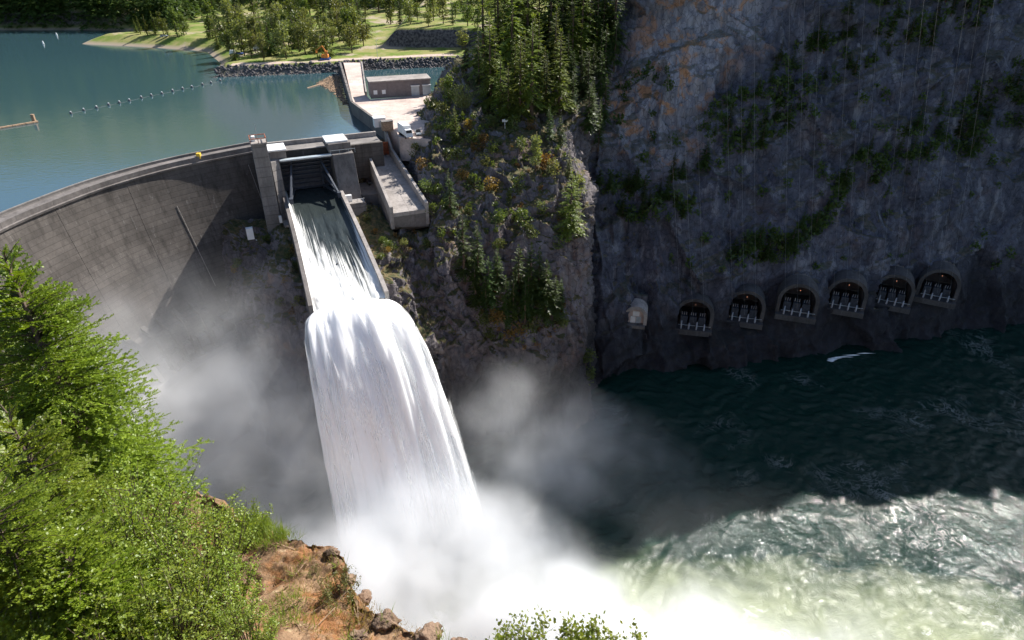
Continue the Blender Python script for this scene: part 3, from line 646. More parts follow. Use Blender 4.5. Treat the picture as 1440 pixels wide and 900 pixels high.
# the flat roofed building
b0, b1 = atz(522,139,84), atz(606,133.5,84); bd = (b1-b0)[:2]; BLn = float(np.linalg.norm(bd)); bd /= BLn; bn = np.array((-bd[1], bd[0]))
def B(q): a, b, z = q; return (b0[0]+bd[0]*a+bn[0]*b, b0[1]+bd[1]*a+bn[1]*b, 84+z)
hb = empty('forebay_building', B((BLn/2, 3, 0)), 'long grey flat roofed building with white doors on the plaza', 'building')
def bp(mb, name, m, parent=hb, bevel=.03): return fix(mb.build(name, m, parent, xf=B, bevel=bevel)) if parent is hb else mb.build(name, m, parent, xf=B)
M['bwall'] = plain('building_wall', (.20, .17, .165), .9, var=.15, scale=1)
for k in range(7): bp(MB().box(BLn*k/7+.02,BLn*(k+1)/7-.02,0,.35,0,6.3), 'wall_panel', M['bwall'])
bp(MB().box(.02,BLn-.02,.35,9,0,6.2), 'wall', M['bwall']); bp(MB().box(-.4,BLn+.4,-.4,9.4,6.32,6.8), 'roof', M['conc_l'])
for a, wd, z0, z1 in ((1.2,1.5,1.6,3.2),(4.6,1.5,1.6,3.2)): bp(MB().box(a,a+wd,-.06,.02,z0,z1), 'window', M['white'])
for a in (16.6, 21.3): bp(MB().box(a,a+3.3,-.08,.02,.05,3.9), 'roller_door', M['steel_l']); bp(MB().box(a-.15,a+3.45,-.7,.0,3.95,4.35), 'door_canopy', M['white'])

# ------------------------------------------------------------------ vegetation
def kites(base, d, side, ln, wd, mid=.45):           # leaf shaped quads, all arrays
    tip = base + d*ln[:, None]; m = base + d*(ln*mid)[:, None]
    V = np.stack([base, m + side*(wd/2)[:, None], tip, m - side*(wd/2)[:, None]], 1).reshape(-1, 3)
    return V, np.arange(len(V)).reshape(-1, 4)
def unit(v): return v/np.maximum(np.linalg.norm(v, axis=-1, keepdims=True), 1e-9)
def conifer_mesh(seed, h, r, whorls=22, per=6, low=.10, leaf=.9, gappy=.12, K=(.25, .45, .65, .82, 1.0)):
    g = np.random.default_rng(seed); Vs = []; n = 0
    B, Dn, Ls = [], [], []
    for i in range(whorls):
        f = (i+g.uniform(-.35, .35))/whorls; f = min(max(f, 0), .995); z = h*(low + (1-low)*f)
        for j in range(per if f < .85 else max(3, per-2)):
            if g.random() < gappy: continue
            a = g.uniform(0, 2*math.pi); ln = r*((1-f)**.85)*g.uniform(.62, 1.15)+.03*h*.4
            up_ = np.interp(f, [0, .5, 1], [-.38, -.12, .75])+g.uniform(-.12, .12)
            B.append((0, 0, z)); Dn.append((math.cos(a), math.sin(a), up_)); Ls.append(ln)
    B, Dn, Ls = np.array(B, float), unit(np.array(Dn, float)), np.array(Ls)
    sidev = unit(np.cross(Dn, np.array((0, 0, 1.)))); P, DD, LL, WW, SS = [], [], [], [], []
    for k in K:
        pt = B + Dn*(Ls*k)[:, None] + np.array((0, 0, -1.))*(.10*Ls*k*k)[:, None]
        for sg in (-1, 0, 1):
            jit = g.normal(0, .18, B.shape)
            d = unit(Dn*(.75 if sg else 1.0) + sidev*sg*.8 + jit + np.array((0, 0, -.12)))
            l = (Ls*(.52-.24*k)+.02*h*.5)*g.uniform(.7, 1.2, len(B))*leaf
            P.append(pt - d*(l*.2)[:, None]); DD.append(d); LL.append(l); WW.append(l*g.uniform(.24, .40, len(B))); SS.append(unit(np.cross(d, np.array((0, 0, 1.)))+g.normal(0, .25, B.shape)))
    top = np.array([[0, 0, h*.96]]*4); a = np.arange(4)*1.57
    P.append(top); DD.append(unit(np.stack([.25*np.cos(a), .25*np.sin(a), 1+0*a], 1))); LL.append(np.full(4, .07*h)); WW.append(np.full(4, .02*h)); SS.append(np.stack([np.sin(a), -np.cos(a), 0*a], 1))
    V, F = kites(np.concatenate(P), np.concatenate(DD), np.concatenate(SS), np.concatenate(LL), np.concatenate(WW))
    return V, F
def trunk_mb(h, r, lean=0, n=6):
    return MB().tube([(0, 0, -.6), (lean*.3, 0, h*.3), (lean*.7, 0, h*.65), (lean, 0, h*.98)], [r*1.25, r, r*.6, r*.08], n)
def decid_mesh(seed, h, r, n=700, leaf=.5, lobes=11, low=.25):
    g = np.random.default_rng(seed); C = []; 
    for k in range(lobes):
        f = g.uniform(low, 1); a = g.uniform(0, 6.283); rr = r*math.sin(math.pi*min(1, (f-low)/(1-low)*.82+.16))*g.uniform(.15, .75)
        C.append((rr*math.cos(a), rr*math.sin(a), h*f*.9, r*g.uniform(.32, .58)))
    C = np.array(C); idx = g.integers(0, lobes, n); d = unit(g.normal(0, 1, (n, 3))); rad = C[idx, 3]*g.uniform(.35, 1.05, n)**.6
    P = C[idx, :3] + d*rad[:, None]*np.array((1, 1, .85)); P[:, 2] = np.maximum(P[:, 2], .1)
    dd = unit(d + g.normal(0, .7, (n, 3))); sd = unit(np.cross(dd, g.normal(0, 1, (n, 3)))); l = leaf*g.uniform(.6, 1.5, n)
    V, F = kites(P, dd, sd, l, l*.75, .5); return V, F, C
def limbs_mb(h, r, C, tr):
    mb = trunk_mb(h*.8, tr)
    for c in C[:6]: mb.tube([(0, 0, max(.15*h, c[2]*.5)), (c[0]*.5, c[1]*.5, c[2]*.75), (c[0], c[1], c[2])], [tr*.5, tr*.3, tr*.1], 4)
    return mb
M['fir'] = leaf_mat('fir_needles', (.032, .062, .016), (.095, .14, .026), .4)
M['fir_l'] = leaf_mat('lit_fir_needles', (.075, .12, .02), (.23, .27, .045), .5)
M['decid'] = leaf_mat('broad_leaves', (.055, .095, .02), (.15, .18, .04), .45)
M['pale'] = leaf_mat('pale_leaves', (.11, .14, .045), (.24, .25, .09), .45)
M['autumn'] = leaf_mat('ochre_leaves', (.16, .10, .025), (.30, .19, .05), .45)
M['near_fir'] = leaf_mat('near_fir_needles', (.072, .132, .010), (.29, .37, .03), .4, scale=1.5)
M['near_leaf'] = leaf_mat('near_leaves', (.13, .22, .03), (.36, .42, .07), .45, scale=2.0)
CON, DEC, SHR = [], [], []
for k in range(6):
    h = 10.0; V, F = conifer_mesh(100+k, h, [1.9, 2.3, 1.6, 2.0, 2.6, 1.5][k], whorls=[32, 30, 34, 28, 28, 36][k], per=[6, 6, 5, 7, 6, 6][k], low=[.1, .06, .16, .05, .08, .12][k])
    CON.append((mesh('conifer_crown', V, F), trunk_mb(h, .17).mesh('conifer_trunk', smooth=True)))
for k in range(5):
    h = 10.0; r = [2.6, 2.2, 3.0, 1.9, 2.8][k]; V, F, C = decid_mesh(200+k, h, r, 1100, .42, 14, [.22, .18, .3, .15, .25][k])
    DEC.append((mesh('leafy_crown', V, F), limbs_mb(h, r, C, .16).mesh('leafy_trunk', smooth=True)))
for k in range(4):
    V, F, C = decid_mesh(300+k, 2.4, 1.7, 420, .26, 9, .1); V[:, 2] -= .2
    SHR.append((mesh('shrub_crown', V, F), limbs_mb(2.0, 1.5, C, .05).mesh('shrub_stem')))
MCACHE = {}
def with_mat(me, m):
    k = (me.name, m.name)
    if k not in MCACHE:
        c = me.copy(); c.materials.clear(); c.materials.append(m); MCACHE[k] = c
    return MCACHE[k]
rng = random.Random(5)
def tree(kind, loc, h, m, name, label, group=None, cat='tree', squash=1.0):
    lst = {'c': CON, 'd': DEC, 's': SHR}[kind]; k = rng.randrange(len(lst)); s = h/(2.4 if kind == 's' else 10.0)
    o = empty(name, tuple(loc), label, cat, group, rz=rng.uniform(0, 6.28)); o.scale = (s*squash, s*squash, s)
    obj('crown' if kind != 's' else 'foliage', with_mat(lst[k][0], m), None, o)
    obj('trunk' if kind != 's' else 'stem', with_mat(lst[k][1], M['bark']), None, o)
    return o
def project(P):
    d = P[..., 1]*CT-(P[..., 2]-CAM_H)*ST
    return 720+FPX*P[..., 0]/d, 450-FPX*(P[..., 1]*ST+(P[..., 2]-CAM_H)*CT)/d, d
PC = {}
def onrock(G, px, py):
    if id(G) not in PC: PC[id(G)] = project(G)
    x, y, d = PC[id(G)]; q = (x-px)**2+(y-py)**2 + np.where(d < 5, 1e9, 0)
    w_ = np.where(q < max(9, q.min()*1.5), d, 1e9); i = np.unravel_index(np.argmin(w_), w_.shape); return G[i]
def inpoly(P, x, y):
    c = False; j = len(P)-1
    for i in range(len(P)):
        if (P[i][1] > y) != (P[j][1] > y) and x < (P[j][0]-P[i][0])*(y-P[i][1])/(P[j][1]-P[i][1])+P[i][0]: c = not c
        j = i
    return c
def scatter(P, n, gap, r=rng):
    xs_, ys_ = [p[0] for p in P], [p[1] for p in P]; out = []
    for _ in range(n*40):
        q = (r.uniform(min(xs_), max(xs_)), r.uniform(min(ys_), max(ys_)))
        if inpoly(P, *q) and all((q[0]-o[0])**2+(q[1]-o[1])**2 > gap*gap for o in out): out.append(q)
        if len(out) >= n: break
    return out

# knoll: single trees
single = [
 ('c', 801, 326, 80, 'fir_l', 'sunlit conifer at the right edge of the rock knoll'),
 ('c', 656, 392, 92, 'fir', 'tallest conifer of the clump low on the knoll face'),
 ('c', 675, 398, 82, 'fir', 'narrow conifer beside the tallest one on the knoll face'),
 ('c', 765, 444, 78, 'fir', 'pointed conifer at the right end of the knoll face clump'),
 ('c', 635, 297, 56, 'fir', 'lone conifer on the knoll face right of the dry side chute'),
 ('d', 713, 292, 24, 'decid', 'tiny bright green broadleaf tree in the middle of the knoll face'),
 ('d', 752, 238, 46, 'pale', 'pale yellow green broadleaf tree on the knoll brow'),
 ('c', 799, 246, 34, 'pale', 'small pale conifer on the knoll rim above the sunlit one'),
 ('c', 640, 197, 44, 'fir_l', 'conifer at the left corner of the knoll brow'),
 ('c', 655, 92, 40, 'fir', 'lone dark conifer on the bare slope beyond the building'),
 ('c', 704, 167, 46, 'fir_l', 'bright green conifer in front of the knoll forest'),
 ('d', 652, 158, 46, 'pale', 'pale leafy tree in front of the knoll forest above the plaza'),
 ('d', 630, 150, 40, 'decid', 'leafy green tree at the plaza edge of the knoll'),
 ('c', 772, 196, 44, 'fir', 'slim conifer behind the pale broadleaf tree on the knoll brow'),
 ('c', 788, 200, 36, 'fir', 'short conifer near the right end of the knoll brow'),
]
def put(kind, px, py, hp, m, name, label, group=None, G=KNOLL, cat='tree', sq=1.0):
    p = onrock(G, px, py); d = project(p)[2]; return tree(kind, p-np.array((0, 0, .4)), hp*d/FPX/.88, M[m], name, label, group, cat, sq)
for k, x, y, h, m, lab in single: put(k, x, y, h, m, 'conifer_tree' if k == 'c' else 'broadleaf_tree', lab)
for x, y, h in ((690,420,60),(702,402,56),(712,448,62),(727,412,66),(736,455,58),(748,425,80),(757,415,66),(782,440,52),(720,436,55),(668,425,60),(684,440,50),(741,440,62),(790,428,40),(770,420,55)):
    put('c', x, y, h, 'fir', 'conifer_tree', 'dark conifer within the tight clump low on the knoll face', 'conifers in the knoll face clump')
FP = [(660,150),(682,62),(752,-40),(862,-40),(862,40),(835,100),(800,150),(772,168),(700,168)]
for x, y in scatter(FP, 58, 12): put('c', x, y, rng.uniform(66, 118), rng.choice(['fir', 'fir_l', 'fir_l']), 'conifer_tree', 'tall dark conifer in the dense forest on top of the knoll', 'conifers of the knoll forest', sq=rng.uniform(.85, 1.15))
for x, y in scatter([(790,120),(862,50),(864,170),(836,225),(804,195)], 22, 8): put('c', x, y, rng.uniform(34, 62), 'fir', 'conifer_tree', 'dark conifer on the slope where the knoll meets the shaded cliff', 'conifers of the ravine slope')
shr = [(678,208,26,'autumn'),(690,212,20,'decid'),(664,200,22,'decid'),(768,236,24,'autumn'),(780,240,22,'pale'),(815,268,26,'pale'),(736,210,18,'decid'),(600,270,20,'decid'),(618,275,20,'decid'),(612,300,18,'decid'),
       (650,250,18,'autumn'),(690,262,20,'autumn'),(667,262,22,'decid'),(725,265,22,'decid'),(700,310,22,'decid'),(735,310,24,'decid'),(680,230,20,'pale'),(640,225,22,'decid'),(760,300,18,'decid'),(745,330,20,'decid'),
       (700,452,24,'autumn'),(680,452,22,'decid'),(720,470,24,'autumn'),(750,465,22,'decid'),(790,460,20,'decid'),(690,470,20,'decid'),(825,510,26,'decid'),(828,530,22,'decid'),(545,345,14,'decid'),(556,350,14,'decid'),(600,345,16,'decid'),(570,345,12,'pale'),(575,205,16,'autumn'),(583,215,18,'pale'),(570,222,16,'autumn'),(590,235,18,'autumn'),
       (620,160,22,'pale'),(636,175,20,'decid'),(610,150,18,'pale'),(625,130,20,'pale'),(640,112,18,'decid'),(660,180,18,'autumn'),(690,178,18,'decid'),(720,180,20,'decid'),(745,180,18,'autumn'),(660,300,16,'decid'),(620,330,16,'decid'),(700,350,18,'decid'),(560,360,12,'decid'),(790,310,20,'decid'),(785,345,18,'decid')]
for x, y, h, m in shr:
    put('s', x, y, h*.8, m, 'shrub', {'autumn': 'ochre brown shrub', 'decid': 'small green shrub', 'pale': 'pale yellow green shrub'}[m]+' rooted on the knoll rock', {'autumn': 'ochre', 'decid': 'green', 'pale': 'pale'}[m]+' shrubs on the knoll', cat='shrub', sq=1.15)
SPUR = G_SPUR
for x, y, h, m in ((540,340,9,'decid'),(528,325,8,'autumn'),(520,308,9,'decid'),(536,362,9,'decid'),(514,292,7,'pale'),(548,352,8,'autumn'),(412,350,10,'autumn'),(404,360,9,'pale'),(415,375,10,'decid'),(398,395,8,'autumn'),(336,372,10,'decid'),(328,380,8,'autumn'),(418,428,12,'pale'),(395,425,10,'decid'),(412,440,9,'autumn'),(375,340,10,'decid')):
    put('s', x, y, h, m, 'shrub', 'little '+{'autumn': 'ochre', 'decid': 'green', 'pale': 'pale'}[m]+' shrub on the rock spur beside the spillway', {'autumn': 'ochre', 'decid': 'green', 'pale': 'pale'}[m]+' shrubs on the spur', G=SPUR, cat='shrub', sq=1.2)

# joined low plants on the rock: nobody could count them
def plant_mass(G, spots, name, label, m, hmin, hmax, n=60, leaf=.3):
    Vs, Fs, c = [], [], 0; g = np.random.default_rng(len(spots))
    for i, (x, y) in enumerate(spots):
        p = onrock(G, x, y); h = g.uniform(hmin, hmax); V, F, _ = decid_mesh(900+i, h, h*.62, n, leaf*h, 6, .05); Vs.append(V+p-np.array((0, 0, .3))); Fs.append(F+c); c += len(V)
    obj(name, mesh(name, np.concatenate(Vs), np.concatenate(Fs)), m, label=label, cat='undergrowth', kind='stuff')
K1 = [(600,230),(640,190),(790,200),(820,260),(800,330),(760,330),(700,330),(620,340)]
K2 = [(660,400),(800,420),(800,470),(740,490),(690,470)]
plant_mass(KNOLL, scatter(K1, 36, 9)+scatter(K2, 40, 6)+scatter([(600,140),(700,165),(700,185),(610,200)], 40, 6), 'undergrowth', 'low green undergrowth patched over the knoll rock', M['decid'], .8, 2.2)
plant_mass(KNOLL, scatter(K1, 20, 9)+scatter(K2, 30, 7)+scatter([(520,320),(600,320),(600,360),(540,360)], 12, 6), 'dry_undergrowth', 'ochre dry undergrowth between the knoll shrubs', M['autumn'], .6, 1.5)
BA = [(930,275),(1000,150),(1130,60),(1250,-20),(1440,-20),(1345,60),(1240,80),(1180,130),(1130,190),(1040,215),(1000,250)]
BB = [(1165,285),(1200,212),(1300,172),(1440,85),(1440,185),(1330,232),(1250,255)]
BC = [(1150,245),(1250,170),(1260,205),(1180,290)]
BD = [(840,255),(880,250),(985,280),(990,300),(900,320),(845,300)]
BE = [(1020,370),(1050,330),(1110,330),(1180,280),(1180,300),(1100,370)]
BF = [(860,125),(900,100),(960,95),(940,130),(880,140)]
cl = scatter(BA, 300, 6)+scatter(BB, 170, 6)+scatter(BC, 50, 6)+scatter(BD, 80, 6)+scatter(BE, 70, 6)+scatter(BF, 30, 6)
gate_ = lambda q: float(fbm(np.array([[q[0]/38., q[1]/22., .5]]), 2, 77)[0]) > -.08
cl = [q for q in cl if gate_(q)]+scatter([(860,140),(1430,80),(1430,380),(1000,400),(850,330)], 60, 14)
plant_mass(MAIN, cl, 'undergrowth', 'dark shrubs growing in bands along the ledges of the shaded cliff', M['fir'], 1.6, 4.2, 46, .3)
for x, y in [q for q in scatter(BA, 90, 11)+scatter(BB, 44, 11) if gate_(q)]+scatter(BD, 14, 13)+scatter(BE, 10, 13):
    put('c', x, y, rng.uniform(16, 36), 'fir', 'conifer_tree', 'small dark conifer on a ledge of the shaded cliff', 'conifers on the cliff ledges', G=MAIN, sq=1.3)

# far bank
def farput(kind, px, py, hp, m, name, label, group, sq=1.0):
    z = 84.
    for _ in range(6):
        p = atz(px, py, z); z = float(land_z(np.array([p[0]]), np.array([p[1]]))[0])
    d = project(np.array(p))[2]; tree(kind, (p[0], p[1], z-.3), hp*d/FPX, M[m], name, label, group, squash=sq)
for x, y, h in ((192,46,18),(198,48,22),(208,50,26),(219,48,28),(230,48,30),(236,50,20),(250,52,40),(259,50,30),(262,48,24)):
    k = 'd' if h in (40, 30, 24) else 'c'; farput(k, x, y, h*1.05, 'decid' if k == 'd' else 'fir_l', 'broadleaf_tree' if k == 'd' else 'conifer_tree', ('leafy' if k == 'd' else 'slim conifer')+' tree on the grassy point across the reservoir', ('leafy' if k == 'd' else 'conifer')+' trees on the grassy point', 1.1)
CG = [(290,62),(300,50),(420,40),(520,40),(525,72),(470,80),(380,86),(318,84)]
for x, y in scatter(CG, 70, 7.5):
    k = rng.choice('cccdd'); farput(k, x, y, rng.uniform(34, 58) if k == 'd' else rng.uniform(30, 56), rng.choice(['decid', 'pale', 'pale']) if k == 'd' else rng.choice(['fir_l', 'fir_l', 'fir']), 'broadleaf_tree' if k == 'd' else 'conifer_tree', ('leafy' if k == 'd' else 'pointed conifer')+' tree in the shore grove left of the causeway', ('leafy' if k == 'd' else 'conifer')+' trees of the shore grove', 1.0)
CH = [(525,40),(560,18),(640,12),(722,2),(722,40),(690,48),(600,40)]
for x, y in scatter(CH, 30, 9):
    k = rng.choice('cdd'); farput(k, x, y, rng.uniform(28, 50), rng.choice(['decid', 'pale']) if k == 'd' else 'fir', 'broadleaf_tree' if k == 'd' else 'conifer_tree', ('leafy' if k == 'd' else 'pointed conifer')+' tree on the terrace above the rocky cut bank', ('leafy' if k == 'd' else 'conifer')+' trees on the terrace', 1.0)
CI = [(480,30),(560,15),(720,-15),(720,0),(560,12),(430,20),(300,30),(300,20)]
for x, y in scatter(CI, 40, 9):
    k = rng.choice('ccd'); farput(k, x, y, rng.uniform(34, 56), 'fir' if k == 'c' else 'decid', 'conifer_tree' if k == 'c' else 'broadleaf_tree', ('pointed conifer' if k == 'c' else 'leafy')+' tree behind the meadow at the foot of the hill', ('conifer' if k == 'c' else 'leafy')+' trees behind the meadow', 1.1)
# far forest as one mass
Vs, Fs, c = [], [], 0; g = np.random.default_rng(4)
lo = [conifer_mesh(500+k, 10., 2.3, whorls=11, per=5, K=(.7,), leaf=2.0) for k in range(3)]
xx = np.r_[g.uniform(-520, -228, 1100), g.uniform(-262, 120, 420)]; yy = np.r_[505+g.random(1100)**1.5*130, g.uniform(590, 720, 420)]
ok = poly_sdf(LAND, xx, yy) > 3; xx, yy = xx[ok], yy[ok]; zz_ = land_z(xx, yy)
for i in range(len(xx)):
    V, F = lo[i % 3]; s = g.uniform(1.9, 3.3); a = g.uniform(0, 6.28); ca, sa = math.cos(a)*s, math.sin(a)*s
    W = np.stack([V[:, 0]*ca-V[:, 1]*sa, V[:, 0]*sa+V[:, 1]*ca, V[:, 2]*s], 1)+np.array((xx[i], yy[i], zz_[i]-.5)); Vs.append(W); Fs.append(F+c); c += len(V)
obj('far_forest', mesh('far_forest', np.concatenate(Vs), np.concatenate(Fs)), M['fir'], label='dense dark conifer forest on the hillside beyond the reservoir', cat='forest', kind='stuff')
# bank shrubs and riprap
Vs, Fs, c = [], [], 0
ico = bmesh.new(); bmesh.ops.create_icosphere(ico, subdivisions=1, radius=1); IV = np.array([v.co[:] for v in ico.verts]); IF = np.array([[v.index for v in f.verts] for f in ico.faces]); ico.free()
def along(P, n, wid):
    P = np.array(P, float); s_ = np.r_[0, np.cumsum(np.linalg.norm(np.diff(P, axis=0), axis=1))]; u = g.uniform(0, s_[-1], n)
    q = np.stack([np.interp(u, s_, P[:, 0]), np.interp(u, s_, P[:, 1])], 1); return q + np.stack([g.normal(0, .4, n), g.uniform(-1.5, wid, n)], 1)
for x, y in along([(-146,349),(-87,362),(-78,367),(-11,382),(30,388)], 1500, 4.5):
    z = float(80+np.clip((y-np.interp(x, [-146,-87,-78,-11,30], [349,362,367,382,388]))*.95, -.5, 4.2)); s = g.uniform(.35, 1.0)
    Vs.append(IV*s*g.uniform(.7, 1.3, 3)*g.uniform(.75, 1.2, (len(IV), 1)) + np.array((x, y, z))); Fs.append(IF+c); c += len(IV)
obj('riprap', mesh('riprap', np.concatenate(Vs), np.concatenate(Fs)), plain('riprap_stone', (.10, .092, .095), .9, var=.5, scale=.9), label='dark riprap boulders along the far bank embankment', cat='riprap', kind='stuff')

# ------------------------------------------------------------------ transformer bays in the cliff
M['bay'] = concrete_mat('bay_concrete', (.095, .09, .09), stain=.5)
M['glass_ins'] = plain('porcelain', (.34, .35, .38), .3, var=.08)
t = NT('lamp_glow'); M['lamp'] = t.surf(t.n('Emission', {'Color': (1, .42, .25), 'Strength': .6}).outputs[0])
def arch_ring(wd, ht, n=14):
    r = wd/2; sp = ht-r
    return [(-r, 0)] + [(-r*math.cos(math.pi*k/n), sp+r*math.sin(math.pi*k/n)) for k in range(n+1)] + [(r, 0)]
ordn = ['first', 'second', 'third', 'fourth', 'fifth', 'sixth']
TOPX = [(947,969,989),(1031,1053,1072),(1122,1142,1164),(1205,1227,1249),(1293,1311,1331),(1372,1391,1410)]
for i, (c, an, wd, ht) in enumerate(PORT):
    small = i == 6; e = empty('tunnel_adit' if small else 'transformer_bay', c, 'small arched adit with a pale door at the left of the bays' if small else '%s arched concrete bay in the cliff, counting from the knoll' % ordn[i], 'tunnel', None if small else 'transformer bays in the cliff', rz=an)
    inn, outr = arch_ring(wd, ht), arch_ring(wd+2.6, ht+1.3); k = len(inn)
    y0, y1 = (-.5, 3.0) if small else (-.9, 4.0)
    V = [(x, y0-(.35 if not small else 0)*(z/ht), z) for x, z in inn]+[(x, y0-(.35 if not small else 0)*(z/ht), z) for x, z in outr]+[(x, y1, z) for x, z in inn]+[(x, y1+3, z) for x, z in outr]
    F = []
    for j in range(k-1): F += [(j, j+1, k+j+1, k+j), (k+j, k+j+1, 3*k+j+1, 3*k+j), (2*k+j+1, 2*k+j, 3*k+j, 3*k+j+1), (j+1, j, 2*k+j, 2*k+j+1)]
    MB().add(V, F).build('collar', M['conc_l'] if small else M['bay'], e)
    dp_ = 3.4 if small else 16.0
    V = [(x, y1-.05, z) for x, z in inn]+[(x, dp_, z) for x, z in inn]; MB().add(V, [(j+1, j, k+j, k+j+1) for j in range(k-1)]+[tuple(range(k, 2*k))]).build('lining', M['conc_d'], e)
    if small:
        MB().box(-3.4,3.4,6.6,8.2,0,8.2).build('hole_backing', M['rock_main'], e)  # rock backing put in to close the hole above the adit
        MB().box(-3.6,3.6,y0-1.0,3.4,-1.2,0).build('sill', M['conc_d'], e)
        for a, b, z0, z1, m in ((-1.9,-.1,0,2.6,'white'),(.1,1.9,0,2.6,'steel_l'),(-1.2,1.2,2.9,4.9,'white')): MB().box(a,b,.6,.9,z0,z1).build('door_panel', M[m], e, bevel=.03)
        MB().box(-2.75,2.75,.9,1.2,0,5.2).build('door_frame', M['plaza'], e)
        continue
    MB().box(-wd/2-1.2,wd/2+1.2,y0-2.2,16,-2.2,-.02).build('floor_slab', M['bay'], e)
    for s in (-3.4, 0, 3.4):
        tk = MB().box(s-1.35,s+1.35,1.0,4.6,.02,3.6).build('transformer', M['steel'], e, bevel=.08)
        for q in (-.8, 0, .8): MB().tube([(s+q,2.4,3.6),(s+q,2.2,5.0)], [.16,.10], 6).build('bushing', M['glass_ins'], tk)
    for s in (-4.3, -1.5, 1.4, 4.2): MB().tube([(s,y0-1.3,-.9),(s,y0-1.3,.6),(s,y0-1.3,3.0+.4*math.sin(s))], [.24,.34,.22], 8).build('insulator_post', M['glass_ins'], e, smooth=True)
    for q in range(5): MB().bar((-5.4+q*2.4,y0-.6,1.2),(-3.0+q*2.4,y0-.9,1.5),.16).build('busbar', M['steel_l'], e)
    MB().box(-.1,.1,.2,.4,ht-2.2,ht-2.0).build('lamp', M['lamp'], e)
    for q, s in enumerate((-4.3, 0.0, 4.2)):
        ca, sa = math.cos(an), math.sin(an); a = np.array((c[0]+s*ca-(y0-1.3)*sa, c[1]+s*sa+(y0-1.3)*ca, c[2]+3.0)); b = at(TOPX[i][q]+(TOPX[i][q]-1160)*.12, -260, 165)
        pts = []
        for u in np.linspace(0, 1, 14): pts.append(tuple(a*(1-u)+b*u+np.array((0, 0, -7.0*u*(1-u)))))
        MB().tube(pts, .034, 5).build('power_cable', M['cable'] if 'cable' in M else M.setdefault('cable', plain('cable', (.30, .30, .32), .4, .6)), label='%s power cable rising from the %s cliff bay' % (('left', 'middle', 'right')[q], ordn[i]), cat='cable', group='power cables above the river')

# ------------------------------------------------------------------ reservoir furniture
bk = np.array([(100,160),(118,155.5),(136,152),(153,148),(168,145),(182,142),(199,138),(213,135),(228,132),(243,128.5),(257,125.5),(270,123),(285,119.5),(297,117),(310,114)])
M['float'] = plain('float', (.10, .10, .11), .5); M['rope'] = plain('rope', (.12, .12, .12), .7)
names = ['first','second','third','fourth','fifth','sixth','seventh','eighth','ninth','tenth','eleventh','twelfth','thirteenth','fourteenth','last']
for i, q in enumerate(bk):
    p = atz(q[0], q[1], 80.0); e = empty('boom_buoy', p, '%s buoy of the boom line, counting from the open water end' % names[i], 'buoy', 'buoys of the boom line')
    MB().tube([(0,0,-.4),(0,0,.1),(0,0,.55),(0,0,.85)], [.42,.55,.5,.28], 10).build('float', M['float'], e, smooth=True)
    MB().tube([(0,0,.8),(0,0,1.0)], [.3,.24], 8).build('cap', M['white'], e)
mb = MB(); mb.tube([tuple(atz(q[0], q[1], 80.0)) for q in bk], .05, 5); mb.build('boom_line', M['rope'], label='dark line joining the row of buoys across the reservoir', cat='line')
e = empty('floating_boom', atz(30, 175, 80), 'long floating log boom at the left edge of the reservoir', 'boom')
p0, p1 = atz(-40, 187, 80.1), atz(54, 171.5, 80.1)
for k in range(5):
    a, b = p0+(p1-p0)*(k/5+.004), p0+(p1-p0)*((k+1)/5-.004); fix(MB().tube([tuple(a), tuple(b)], .55, 8).build('log', M['wood'], e))
fix(MB().box(p1[0]-2.0,p1[0]-.9,p1[1]-.5,p1[1]+.5,80.3,83.0).build('marker_post', M['wood'], e, bevel=.05))
for (x, y), lb in (((61,62), 'small white marker buoy far out on the dark reservoir water'), ((80,50), 'farthest white marker buoy near the forested shore')):
    p = atz(x, y, 80); MB().tube([(0,0,-.3),(0,0,.5),(0,0,1.5),(0,0,1.9)], [.6,.55,.25,.1], 8).build('marker_buoy', M['white'], smooth=True, label=lb, cat='buoy', loc=tuple(p))
# driftwood raft by the causeway
g = np.random.default_rng(8); mb = MB()
RA = [(447,118),(462,108),(476,106),(482,135),(487,147),(470,130)]
for x, y in scatter(RA, 330, 1.2):
    p = atz(x, y, 80.05); a = g.uniform(0, 3.14); l = g.uniform(.6, 2.2); d = np.array((math.cos(a)*l, math.sin(a)*l, 0)); mb.bar(p-d, p+d, g.uniform(.15, .4), .3)
mb.build('driftwood', M['wood'], label='brown raft of driftwood caught against the causeway wall', cat='driftwood', kind='stuff')
a, b = atz(432, 124, 80.1), atz(456, 117, 80.1); MB().tube([tuple(a), tuple(b)], [.3, .42], 8).build('floating_log', M['wood'], label='long pale log floating beside the driftwood raft', cat='log')

# plaza and far bank things
M['orange'] = plain('orange_paint', (.62, .22, .03), .5); M['blue'] = plain('blue_paint', (.06, .12, .35), .5)
p = atz(458, 84, 84.3); e = empty('log_loader', p, 'orange log loader with blue base parked at the causeway head', 'loader')
for s in (-1.3, 1.3): MB().box(-2.4,2.4,s-.4,s+.4,0,1.0).build('track', M['blue'], e, bevel=.15)
MB().box(-1.8,1.6,-1.5,1.5,1.0,2.6).build('body', M['orange'], e, bevel=.15); cb = MB().box(.2,1.6,-1.4,.1,2.6,4.4).build('cab', M['orange'], e, bevel=.1); MB().box(1.58,1.64,-1.2,-.1,3.0,4.1).build('window', M['dark'], cb)
MB().bar((1.0,.7,2.6),(-1.2,.7,6.6),.55).bar((-1.2,.7,6.6),(-4.4,.7,4.4),.42).build('boom', M['orange'], e); MB().box(-4.9,-4.1,.2,1.2,3.2,4.4).build('grapple', M['orange'], e)
def on_plaza(px, py): return atz(px, py, 84.0)
p = on_plaza(534, 177.5); e = empty('equipment_shed', p, 'white boxy shed at the plaza corner above the dam', 'shed', rz=R(20))
